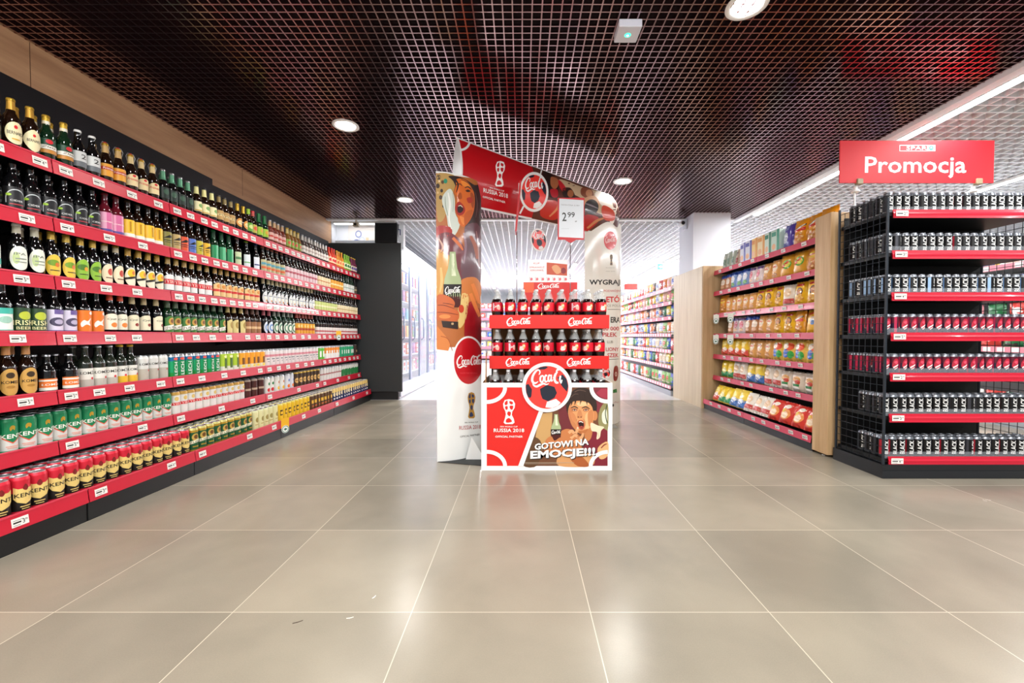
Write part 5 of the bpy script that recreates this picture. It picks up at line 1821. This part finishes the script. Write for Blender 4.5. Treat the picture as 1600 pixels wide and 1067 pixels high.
def beam_pt(s, z, lift, side=1):
    t, b_ = beam_z(s)
    k = (z - b_) / (t - b_)
    q = max(0, 1 - (2 * k - 1) ** 2) * .062 + lift
    r = .10
    if s > SL - r:
        q *= sqrt(max(0., 1 - ((s - (SL - r)) / r) ** 2)) * .9 + .1
    return (UD.x * s + ND.x * q * side, UD.y * s + ND.y * q * side, z)


e = empty('banner_beam', (PB[0], PB[1], 0), 0, 'long red printed banner beam sloping away across both advertising columns', 'banner', None)
mb = MB()
BW = mat('#eef1f2', .12, coat=.5)
NS, NV = 40, 12
for side in (1, -1):
    vs_, fs = [], []
    for i in range(NS + 1):
        s = s0 + (SL - s0) * i / NS
        t, b_ = beam_z(s)
        for j in range(NV + 1):
            vs_.append(beam_pt(s, b_ + (t - b_) * j / NV, 0, side))
    for i in range(NS):
        for j in range(NV):
            k = i * (NV + 1) + j
            fs.append((k, k + 1, k + NV + 2, k + NV + 1))
    mb.add(vs_, fs, BW, True)
t, b_ = beam_z(s0)
rim = [beam_pt(s0, b_ + (t - b_) * j / NV, 0, 1) for j in range(NV + 1)] + [beam_pt(s0, b_ + (t - b_) * j / NV, 0, -1) for j in range(NV - 1, 0, -1)]
mb.add(rim, [tuple(range(len(rim)))], mat('#dfe6ec', .3))


def FB(u, v, lift):
    s, z = gate_hit(u, v, PB)
    for _ in range(4):
        t, b_ = beam_z(min(max(s, s0), SL - .002))
        q = max(0, 1 - (2 * (z - b_) / (t - b_) - 1) ** 2) * .062 * min(1, max(0, (SL - s) / .1))
        s, z = gate_hit(u, v, (PB[0] + ND.x * q, PB[1] + ND.y * q))
    s = min(max(s, s0), SL - .012)
    t, b_ = beam_z(s)
    return beam_pt(s, min(max(z, b_), t), lift)


RB = C('#bd0c18', coat=.5)
def beam_sheet(sa, sb, m, material, lift, n=60, nv=26):
    vs_, fs = [], []
    for i in range(n + 1):
        s = sa + (sb - sa) * i / n
        t, b_ = beam_z(s)
        for j in range(nv + 1):
            vs_.append(beam_pt(s, b_ + m + (t - b_ - 2 * m) * j / nv, lift))
    for i in range(n):
        for j in range(nv):
            k = i * (nv + 1) + j
            fs.append((k, k + 1, k + nv + 2, k + nv + 1))
    mb.add(vs_, fs, material, True)


# red field with a white margin, printed photo towards the far end
sm = gate_hit(830, 300, PB)[0]
beam_sheet(s0 + .012, sm, .014, RB, .0009)
beam_sheet(sm, SL - .01, .009, C('#5a2c22', coat=.5), .0009)
d = Art(mb, FB, lambda x, y: (830 + x / 7.113, 240 + y / 7.113), 4., 4, (.4, 1))
d.blob([(330, 285), (560, 370), (800, 440), (930, 520), (945, 640), (900, 700), (700, 640), (560, 500), (400, 420), (310, 340)], C('#cdb492', coat=.5))
d.blob([(720, 420), (830, 440), (920, 500), (940, 620), (920, 760), (880, 770), (800, 600), (720, 500)], C('#f2e8da', coat=.5), 4, 1)
d.blob([(130, 200), (240, 240), (300, 330), (290, 470), (200, 480), (150, 330)], C('#241412', coat=.5))
d.blob([(220, 260), (290, 280), (300, 350), (260, 395), (215, 350)], C('#a9633f', coat=.5), 4, 1)
d.blob([(300, 290), (350, 330), (385, 390), (350, 420), (310, 360)], C('#c4202c', coat=.5))
d.blob([(210, 400), (290, 400), (290, 480), (230, 480)], C('#b01a28', coat=.5))
d.blob([(350, 390), (430, 380), (480, 450), (470, 500), (360, 480)], C('#2e1c18', coat=.5))
d.ell(435, 445, 34, 42, C('#a4623e', coat=.5), 1)
d.blob([(560, 380), (640, 390), (690, 430), (680, 500), (600, 490), (550, 450)], C('#8a4a30', coat=.5))
d.ell(640, 440, 36, 40, C('#c88a62', coat=.5), 1)
d.blob([(590, 500), (700, 470), (760, 560), (700, 620), (600, 600)], C('#d9a27a', coat=.5))
d.blob([(120, 560), (180, 520), (290, 540), (300, 700), (230, 740), (100, 690)], C('#c4281a', coat=.5))
d.line([(200, 700, 16), (280, 620, 24), (300, 560, 16)], C('#d98a5a'), 1)
d.ell(668, 592, 78, 84, C('#282226', coat=.5), 1, 26)
d.line([(600, 555, 12), (670, 580, 18), (740, 610, 8)], C('#8a8288'), 1)
d.blob([(590, 690), (730, 700), (740, 760), (640, 850), (590, 870)], C('#b41c1c', coat=.5))
d.blob([(790, 580), (850, 590), (920, 650), (920, 740), (820, 740), (780, 660)], C('#d4401f', coat=.5))
d.line([(620, 830, 20), (720, 750, 30), (800, 720, 20)], C('#c9804e'), 1)
z_ = Art(mb, FB, lambda x, y: (675 + x / 6.669, 205 + y / 6.669), 4., 4, (.4, 1))
z_.ring(292, 100, 100, 96, 24, BW, 1, 24, -.2, pi / 2 + .1)
z_.line([(905, 540, 10), (900, 700, 10), (885, 880, 8)], BW)
art_trophy(z_.sub(705, 445, 115, -135, rot=.06), WHITE, C('#c41a24'))
z_.text('FIFA WORLD CUP', 675, 607, 150, 15, WHITE, flip=True, slope=.25, bold=.04)
z_.text('RUSSIA 2018', 662, 645, 255, 46, WHITE, flip=True, slope=.25, bold=.04)
z_.text('OFFICIAL PARTNER', 645, 712, 235, 22, WHITE, flip=True, slope=.25, bold=.04)
z2 = Art(mb, FB, None, 4., 6, (.4, 1))
z2.line([(846, 266, 2), (842, 280, 2)], BW, raw=True)
z2.line([(818, 322, 2.6), (812, 334, 2.6)], BW, raw=True)
art_ball(z2.sub(834, 300, 22.6, -31.2))
mb.build('printed_tube', e)

# roundel hanging below the beam
px_c = gate_hit(842, 375, PB)
hx, hy_ = PB[0] + UD.x * px_c[0], PB[1] + UD.y * px_c[0]
e = empty('hanging_roundel', (hx, hy_, px_c[1]), 0, 'small football roundel hanging on a thread under the banner beam', 'sign')
q = MB()
R_ = .100
circ = [(R_ * cos(2 * pi * i / 36), R_ * sin(2 * pi * i / 36)) for i in range(36)]
q.add([(UD.x * x, UD.y * x, z) for x, z in circ] + [(UD.x * x - ND.x * .003, UD.y * x - ND.y * .003, z) for x, z in circ],
      [tuple(range(36)), tuple(range(71, 35, -1))] + [(i, (i + 1) % 36, 36 + (i + 1) % 36, 36 + i) for i in range(36)], WHITE)
art_ball(Art(q, lambda x, z, l: (UD.x * x + ND.x * l, UD.y * x + ND.y * l, z), None, base=0).sub(0, 0, R_))
q.build('printed_disc', e)
q = MB(); q.tube([(0, 0, R_), (0.0, 0, zb0 - px_c[1] + .02)], .0012, SILVER, 5); q.build('thread', e)

# ---- the display stand
BX0, BX1 = at_y(752, 700, 2.87)[0], at_y(956.5, 700, 2.87)[0]
BZ = at_y(800, 598, 2.87)[2]
e = empty('cola_display', ((BX0 + BX1) / 2, 3.16, 0), 0, 'red and white cardboard cola display with football print in the middle of the aisle', 'display stand')
inv = Vector(((BX0 + BX1) / 2, 3.16, 0))


class OMB(MB):
    """collects in world coordinates, builds relative to the stand"""

    def build(s, name, parent=None, loc=None):
        s.v = [tuple(Vector(v) - inv) for v in s.v]
        return super().build(name, parent, loc)


PW = mat('#f1f2f2', .3, coat=.2)
KRAFT = mat('#a98258', .7)
q = OMB()
q.box(BX0, BX1, 2.87, 2.876, 0, BZ, PW)
a = plane_art(q, 2.87, 745, 565, 5.927, 1)
BR = C('#dd241e', coat=.1)
a.poly([(92, 238), (690, 238), (600, 455), (395, 965), (92, 965)], BR, 0)
a.poly([(640, 400), (700, 238), (1211, 238), (1211, 965), (425, 965)], C('#70462e'), 0)
a.k = 2
a.poly([(600, 480), (700, 470), (690, 700), (620, 760), (560, 960), (500, 960), (560, 600)], C('#c79e66'))
a.blob([(520, 700), (600, 760), (560, 960), (430, 962), (470, 840)], C('#5e4128'))
a.blob([(760, 430), (860, 380), (900, 600), (860, 650), (760, 640), (770, 540)], C('#6e2a30'))
a.poly([(1070, 240), (1211, 240), (1211, 400), (1150, 470), (1090, 460)], C('#7e2e3a'))
a.poly([(1105, 290), (1150, 250), (1211, 250), (1211, 345), (1150, 330)], C('#a23448'), 1)
a.blob([(1140, 440), (1211, 380), (1211, 640), (1130, 590)], C('#8f8a5c'))
a.blob([(1160, 480), (1200, 440), (1205, 570), (1165, 560)], C('#dfe2cc'), 4, 1)
a.line([(1206, 400, 10), (1190, 480, 8), (1208, 570, 10)], C('#3a4a30'))
# shirt, collar, arms
a.k = 4
a.poly([(1010, 640), (1060, 600), (1130, 590), (1211, 640), (1211, 964), (1060, 964), (1080, 860), (980, 800)], MAR)
a.blob([(770, 860), (900, 820), (1010, 840), (1080, 870), (1060, 964), (760, 964)], C('#d39a64'))
a.blob([(860, 880), (960, 870), (1040, 964), (930, 964)], C('#a85a2e'), 4, 1)
a.blob([(1120, 800), (1211, 740), (1211, 870), (1140, 900)], C('#e2b07a'))
a.line([(1150, 800, 10), (1180, 770, 12), (1205, 760, 8)], C('#8a3a2a'), 1)
# hair, face
a.k = 5
a.blob([(832, 450), (828, 380), (860, 310), (900, 262), (960, 240), (1030, 252), (1085, 310), (1112, 400), (1104, 470), (1080, 500), (1000, 420), (880, 420), (850, 480)], HAIR, 5)
a.k = 6
a.ell(1092, 500, 26, 46, C('#c98250'), 0, 16)
a.blob([(848, 440), (880, 376), (960, 362), (1040, 384), (1078, 450), (1080, 540), (1052, 612), (1010, 662), (960, 668), (905, 622), (868, 560), (850, 500)], SKIN, 5)
a.blob([(850, 440), (884, 420), (890, 520), (930, 610), (905, 622), (866, 560)], C('#c67e50'), 4, 1)
a.blob([(1010, 480), (1066, 470), (1060, 570), (1010, 640), (1000, 560)], C('#ecb580'), 4)
a.blob([(1000, 660), (1060, 600), (1080, 560), (1060, 700), (1010, 740)], C('#c07a48'))
a.k = 8
a.line([(872, 428, 6), (905, 416, 11), (938, 432, 7)], HAIR)
a.line([(972, 430, 7), (1010, 418, 11), (1046, 438, 6)], HAIR)
a.k += 1
for x in (905, 1010):
    a.blob([(x - 26, 440), (x, 430), (x + 26, 440), (x + 20, 456), (x - 18, 458)], C('#a8623c'))
    a.blob([(x - 19, 448), (x, 441), (x + 19, 448), (x, 454)], C('#d9bfa8'))
    a.ell(x, 447, 6, 6, C('#2a1810'), 0, 10)
    a.line([(x - 22, 446, 2), (x, 438, 4.5), (x + 22, 446, 2)], C('#3a2016'))
a.blob([(866, 470), (900, 480), (920, 530), (900, 560), (878, 530)], C('#cf8656'))
a.blob([(1030, 470), (1072, 450), (1076, 540), (1045, 600), (1030, 560)], C('#c98250'))
a.blob([(940, 640), (980, 636), (1030, 620), (1000, 664), (960, 668)], C('#b9703f'))
a.blob([(930, 380), (990, 372), (1040, 392), (1000, 410), (940, 408)], C('#f0c08e'))
a.line([(925, 530, 3), (918, 560, 4), (926, 590, 2)], C('#9a5a34'))
a.line([(985, 528, 3), (1004, 560, 4), (1002, 596, 2)], C('#a8683c'))
a.blob([(940, 450), (962, 450), (978, 505), (960, 522), (928, 515)], C('#c98556'))
a.ell(940, 512, 7, 5, C('#6a3420'), 1, 10)
a.ell(965, 512, 7, 5, C('#6a3420'), 0, 10)
a.blob([(930, 560), (960, 538), (992, 555), (998, 600), (975, 632), (945, 615)], C('#b8583e'), 5)
a.blob([(940, 562), (962, 548), (986, 562), (988, 598), (970, 615), (950, 600)], C('#2c0c0c'), 5, 1)
a.line([(945, 560, 6), (962, 553, 9), (984, 564, 5)], C('#f0e6da'), 1)
a.ell(968, 602, 14, 8, C('#b04a40'))
# strands of the fringe
for q_ in ([(870, 300, 18), (880, 370, 14), (868, 410, 3)], [(910, 280, 20), (915, 350, 16), (905, 400, 3)], [(950, 270, 20), (965, 340, 16), (955, 395, 3)], [(1000, 280, 20), (1015, 350, 16), (1020, 402, 3)], [(1050, 320, 20), (1070, 390, 16), (1076, 450, 3)]):
    a.line(q_, HAIR)
a.line([(905, 280, 5), (950, 262, 6), (1010, 275, 4)], C('#6b5348'), 1)
a.line([(870, 330, 4), (905, 300, 5), (940, 300, 3)], C('#6b5348'))
# collar and fist with fingers
a.k = 8
a.blob([(1055, 565), (1120, 590), (1178, 606), (1150, 640), (1138, 700), (1108, 716), (1112, 652), (1062, 638)], C('#ecd9ba'), 4)
a.line([(1120, 660, 3), (1128, 690, 3), (1118, 710, 2)], C('#b89468'), 1)
a.blob([(770, 660), (800, 630), (850, 622), (905, 650), (955, 690), (985, 740), (950, 830), (870, 860), (790, 800), (760, 720)], SKIN2, 5)
for q_ in ([(850, 660, 26), (880, 640, 28), (905, 672, 22)], [(905, 690, 28), (925, 640, 24), (935, 606, 18)], [(870, 710, 28), (905, 680, 26), (935, 700, 20)], [(950, 720, 30), (975, 690, 26), (985, 660, 16)], [(900, 750, 28), (935, 720, 26), (965, 735, 20)]):
    a.line(q_, C('#e4a676'), 0)
    a.k += 1
a.line([(872, 690, 4), (905, 665, 4), (925, 668, 3)], C('#8a4c2c'))
a.line([(925, 700, 4), (945, 680, 4), (958, 650, 3)], C('#8a4c2c'))
a.line([(890, 735, 4), (920, 712, 4), (950, 715, 3)], C('#8a4c2c'))
a.ell(934, 612, 7, 10, C('#f3cfae'))
# the held bottle
a.k = 8
art_coke_bottle(a.sub(733, 725, 96, -80))
a.k = 12
a.blob([(640, 725), (690, 690), (720, 730), (775, 700), (795, 760), (780, 840), (700, 860), (625, 820)], SKIN2, 5)
a.line([(650, 760, 5), (700, 750, 6), (770, 750, 4)], C('#8a4424'), 1)
a.line([(645, 795, 5), (700, 790, 6), (775, 790, 4)], C('#8a4424'))
# white pitch markings over everything
a.k = 14
a.poly([(575, 455), (612, 465), (430, 966), (382, 966)], PW)
PWA = PW
a.ring(92, 238, 170, 134, 36, PWA, 1, 20, 0, pi / 2)
a.ring(92, 966, 170, 134, 36, PWA, 0, 20, -pi / 2, 0)
a.ring(1211, 238, 152, 130, 36, PWA, 0, 20, pi / 2, pi)
a.ring(1211, 966, 158, 132, 36, PWA, 0, 20, pi, 1.5 * pi)
art_trophy(a.sub(298, 462, 130, -117), WHITE, C('#dd241e'))
a.text('FIFA WORLD CUP', 298, 600, 160, 13, WHITE, flip=True, bold=.04)
a.text('RUSSIA 2018', 298, 634, 282, 34, WHITE, flip=True, bold=.05)
a.text('OFFICIAL PARTNER', 299, 692, 254, 18, WHITE, flip=True, bold=.05)
for (dx, col, up) in ((7, C('#1c1414'), 2), (0, WHITE, 2)):
    a.text('GOTOWI NA', 785 + dx, 762 + dx, 500, 60, col, up, bold=.075, flip=True, slope=-.10)
    a.text('EMOCJE!!!', 795 + dx, 854 + dx, 600, 96, col, 0, bold=.085, flip=True, slope=-.055)
a.rect(445, 930, 900, 934, C('#b8a894')); a.rect(445, 941, 760, 944, C('#b8a894'))
q.build('front_panel', e)

q = OMB()
q.box(BX0, BX0 + .006, 2.876, 3.46, 0, BZ, PW)
q.box(BX1 - .006, BX1, 2.876, 3.46, 0, BZ, PW)
q.box(BX0, BX1, 3.454, 3.46, 0, BZ, PW)
q.box(BX0 + .006, BX1 - .006, 2.876, 3.454, .40, .406, KRAFT)
q.box(BX0 + .0065, BX0 + .009, 2.877, 3.45, .41, BZ - .002, KRAFT)
q.box(BX1 - .009, BX1 - .0065, 2.877, 3.45, .41, BZ - .002, KRAFT)
q.build('box_body', e)
# round football sign on the front
q = OMB()
cx, _, cz = at_y(745 + 650 / 5.927, 565 + 238 / 5.927, 2.858)
R_ = 232 / 5.927 / FPX * 2.858
circ = [(cx + R_ * cos(2 * pi * i / 48), cz + R_ * sin(2 * pi * i / 48)) for i in range(48)]
q.add([(x, 2.858, z) for x, z in circ] + [(x, 2.862, z) for x, z in circ], [tuple(range(48)), tuple(range(95, 47, -1))] + [(i, (i + 1) % 48, 48 + (i + 1) % 48, 48 + i) for i in range(48)], PW)
art_ball(Art(q, lambda x, z, l: (x, 2.858 - l, z), None, base=0).sub(cx, cz, R_))
q.build('ball_sign', e)

TRED = mat('#da1e18', .4, coat=.1)
TY0, TY1 = 3.0, 3.46
TX0, TX1 = at_y(764.5, 500, TY0)[0], at_y(952, 500, TY0)[0]
for (yt, yb, oxs) in ((492, 513, ((212, 466), (782, 466))), (556, 576, ((204, 840), (770, 840)))):
    z1, z0 = at_y(800, yt, TY0)[2], at_y(800, yb, TY0)[2]
    q = OMB()
    q.box(TX0, TX1, TY0, TY0 + .004, z0, z1, TRED)
    q.box(TX0, TX0 + .004, TY0 + .004, TY1, z0, z1 - .01, TRED)
    q.box(TX1 - .004, TX1, TY0 + .004, TY1, z0, z1 - .01, TRED)
    q.box(TX0, TX1, TY1 - .004, TY1, z0, z1, TRED)
    q.box(TX0, TX1, TY0 + .004, TY1 - .004, z0 + .004, z0 + .009, KRAFT)
    for (lx, ly) in oxs:
        art_logo(plane_art(q, TY0, 755, 430, 5.927, 0).sub(lx, ly, 2.33, -2.35), WHITE)
    q.build('tray', e)
z_lo = at_y(800, 576, TY0)[2]
z_hi = at_y(800, 513, TY0)[2]
for (x0, x1, y0, y1) in ((TX0 - .006, TX0 - .001, 3.28, 3.42), (TX1 + .001, TX1 + .006, 3.28, 3.42)):
    q = OMB()
    q.box(x0, x1, y0, y1, .406, z_hi + .05, mat('#55585c', .6))
    q.build('side_support', e)
q = OMB(); q.box(TX0 - .004, TX1 + .004, 3.462, 3.468, .3, z_hi + .09, KRAFT); q.build('back_board', e)
q = OMB(); q.prism([(2.90, .58), (2.95, .80), (3.0, .80), (3.0, .42), (2.9, .42)], 'x', TX0 - .022, TX0 - .018, KRAFT); q.build('corner_flap', e)

# cola bottles, three rows deep on every level
COLA = mat('#160606', .05, coat=.7)
CLEARP = mat('#e9f0f2', .03, alpha=.2)
CAPW = mat('#d9dcdf', .35)
mb = MB()
mb.lathe([(.001, .004), (.026, 0), (.0345, .006), (.0375, .02), (.0365, .055), (.034, .075), (.0375, .105), (.0378, .16), (.036, .182), (.031, .200)], COLA, 20)
mb.lathe([(.0305, .200), (.0005, .2005)], COLA, 20, smooth=False)
body = mb.mesh('cola_bottle')
mb = MB()
mb.lathe([(.0312, .200), (.024, .222), (.0165, .240), (.0125, .252), (.0120, .262)], CLEARP, 18)
neck = mb.mesh('clear_neck')
mb = MB()
mb.lathe([(.0155, .250), (.0155, .2525), (.0128, .253)], CLEARP, 16)
mb.lathe([(.0138, .256), (.0142, .268), (.0125, .2705), (.0005, .271)], CAPW, 16)
cap = mb.mesh('bottle_cap')
labs = []
for v in range(3):
    mb = MB()
    LR = mat(('#d4102a', '#c8122c', '#d8182e')[v], .35)
    mb.lathe([(.0381, .112), (.0384, .116), (.0384, .172), (.0378, .176)], LR, 22)
    A = Art(mb, cyl(.0384), None, .011, 1)
    if v != 1:
        A.blob([(.000, .138), (.012, .132), (.022, .142), (.020, .160), (.008, .166), (.0, .155)], C('#f2a23a'), 4)
        A.blob([(-.024, .125), (-.012, .118), (.010, .124), (.012, .140), (-.004, .150), (-.02, .142)], C('#f6d9d2'), 4)
    else:
        A.rect(-.030, .118, -.018, .170, C('#e8c8d4'))
        A.blob([(.004, .128), (.024, .122), (.028, .144), (.016, .158), (.002, .146)], C('#f0b0a0'), 4)
    art_logo(A.sub(-.02, .136, .00044, .0005, rot=.25), WHITE)
    labs.append(mb.mesh('label'))
CB = [Kind('cola_bottle', 'bottle', body, [('clear_neck', neck), ('bottle_cap', cap), ('label', l)]) for l in labs]
LV = [('top tray', z_hi + .0095), ('middle tray', z_lo + .0095), ('lower box', .4065)]
for li, (nm, zf) in enumerate(LV):
    for r_ in range(4 if li == 0 else 3):
        for k in range(9):
            x = -.176 + .0935 * k + rnd.uniform(-.003, .003)
            y = (3.048 if li < 2 else 3.02) + r_ * .085 + rnd.uniform(-.002, .002)
            if li == 1 and k == 8 and r_ == 0:
                x -= .01
            if li == 2:
                x = -.19 + .0945 * k
            rowtxt = ['front row', 'second row', 'third row', 'fourth row'][r_]
            kd = CB[rnd.choice((0, 0, 1, 2))]
            kd.place((x, y, zf), -pi / 2 + rnd.uniform(-.7, .7), '%s cola bottle from the fan column, %s, %s of the cola display' % (ORD[k], rowtxt, nm),
                     'cola bottles in the %s of the %s' % (rowtxt, nm))

# header pieces at the back of the stand
q = OMB()
hY = 3.475
x0, _, z1 = at_y(818, 441, hY); x1, _, z0 = at_y(902, 457, hY)
q.box(x0, x1, hY, hY + .004, z0 - .12, z1, TRED)
a = plane_art(q, hY, 755, 430, 5.927, 0)
art_logo(a.sub(500, 126, 2.1, -1.6), WHITE)
a.poly([(375, 68), (470, 68), (470, 160), (375, 160)], C('#f0602e'), 1)
q.build('header_board', e)
q = OMB()
x0, _, z1 = at_y(825, 406, hY + .006); x1, _, z0 = at_y(887, 431, hY + .006)
q.box(x0, x1, hY + .006, hY + .009, z0 - .12, z1, PW)
a = plane_art(q, hY + .006, 660, 200, 3.812, 0)
a.poly([(740, 800), (862, 812), (862, 880), (740, 872)], C('#c8502e'), 1)
a.blob([(770, 830), (800, 815), (830, 850), (800, 870)], C('#e0a070'), 3, 1)
a.ell(840, 850, 15, 18, C('#8a1420'))
a.text('KUP', 680, 806, 36, 10, C('#c03040'), flip=True, bold=.04)
a.text('SPRAWDŹ', 682, 828, 90, 12, C('#c03040'), flip=True)
a.text('SZKLANKĘ', 682, 848, 80, 12, C('#c03040'), flip=True)
for k in range(7):
    x = 640 + k * 34
    a.line([(x, 888, 3), (x + 3, 912, 3)], C('#c8b0b4'), 0)
    a.ell(x + 10, 900, 7, 9, C('#e8707a'), 0, 10)
q.build('header_card', e)

# price frame on its rod, and a second one seen edge-on
fY = 3.40
e2o = at_y(891, 452, fY)
e = empty('price_stand', (e2o[0], fY, z_hi + .01), 0, 'white price card in a red frame on a thin rod above the cola bottles', 'price sign')
inv = Vector((e2o[0], fY, z_hi + .01))
q = OMB(); q.tube([(e2o[0], fY, z_hi + .01), (e2o[0], fY, at_y(891, 374, fY)[2])], .0035, mat('#c9ccd2', .15, metal=1.), 8); q.build('rod', e)
q = OMB()
a0 = at_y(871.5, 309, fY - .008); a1 = at_y(913, 374.5, fY - .008)
q.box(a0[0], a1[0], fY - .008, fY - .002, a1[2], a0[2], mat('#c41420', .4))
q.prism([(e2o[0] - .045, a1[2]), (e2o[0] + .045, a1[2]), (e2o[0] + .01, a1[2] - .022), (e2o[0] - .01, a1[2] - .022)], 'y', fY - .008, fY - .002, mat('#c41420', .4))
a = plane_art(q, fY - .008, 830, 240, 7.113, 1)
a.poly([(312, 500), (583, 518), (580, 940), (308, 926)], mat('#dfe6ee', .25, coat=.3))
a.text('2', 368, 702, 48, 96, K_, 1, flip=True, bold=.03)
a.text('99', 444, 680, 80, 60, K_, 0, flip=True, bold=.03)
a.text('zł', 497, 752, 22, 16, K_, 0, flip=True)
a.text('COCA-COLA 1L PET', 435, 573, 205, 14, C('#7a8088'), 0, flip=True, slope=.06)
a.rect(335, 832, 420, 836, C('#b8c0c8'))
q.build('price_frame', e)
e1o = at_y(807.5, 452, fY)
inv = Vector((e1o[0], fY, z_hi + .01))
e = empty('price_stand', tuple(inv), 0, 'second red price frame turned edge-on, on a rod before the banner beam', 'price sign')
q = OMB(); q.tube([(e1o[0], fY, z_hi + .01), (e1o[0], fY, at_y(808, 362, fY)[2])], .0035, mat('#c9ccd2', .15, metal=1.), 8)
q.build('rod', e)
q = OMB()
t_, b_ = at_y(813, 287, fY), at_y(806, 364, fY)
q.prism([(b_[0] - .006, b_[2]), (b_[0] + .006, b_[2]), (t_[0] + .006, t_[2]), (t_[0] - .006, t_[2])], 'y', fY - .07, fY + .07, mat('#c41420', .4))
q.build('price_frame', e)

# litter on the tiles: chips of grout and a hair-thin scrap
for (x, y, L_, rz, lb, cc) in ((-.56, 1.36, .022, .3, 'pale chip on the floor tile joint, middle of the lower picture', '#e2ddd0'),
                               (-.72, 1.34, .03, .5, 'thin dark scratch-like scrap on the floor beside the pale chip', '#4a3c30'),
                               (-.52, 1.47, .018, 1.2, 'short white fibre on the floor tile left of the middle', '#f0ece2')):
    q = MB()
    q.prism([(-L_ / 2, -.0015), (0, -.0035), (L_ / 2, -.001), (L_ / 2, .0008), (0, -.0005), (-L_ / 2, .0008)], 'z', 0, .0012, mat(cc, .6))
    o = q.build('floor_scrap', None, (x, y, .0))
    o.rotation_euler = (0, 0, rz)
    tag(o, lb, 'scrap')
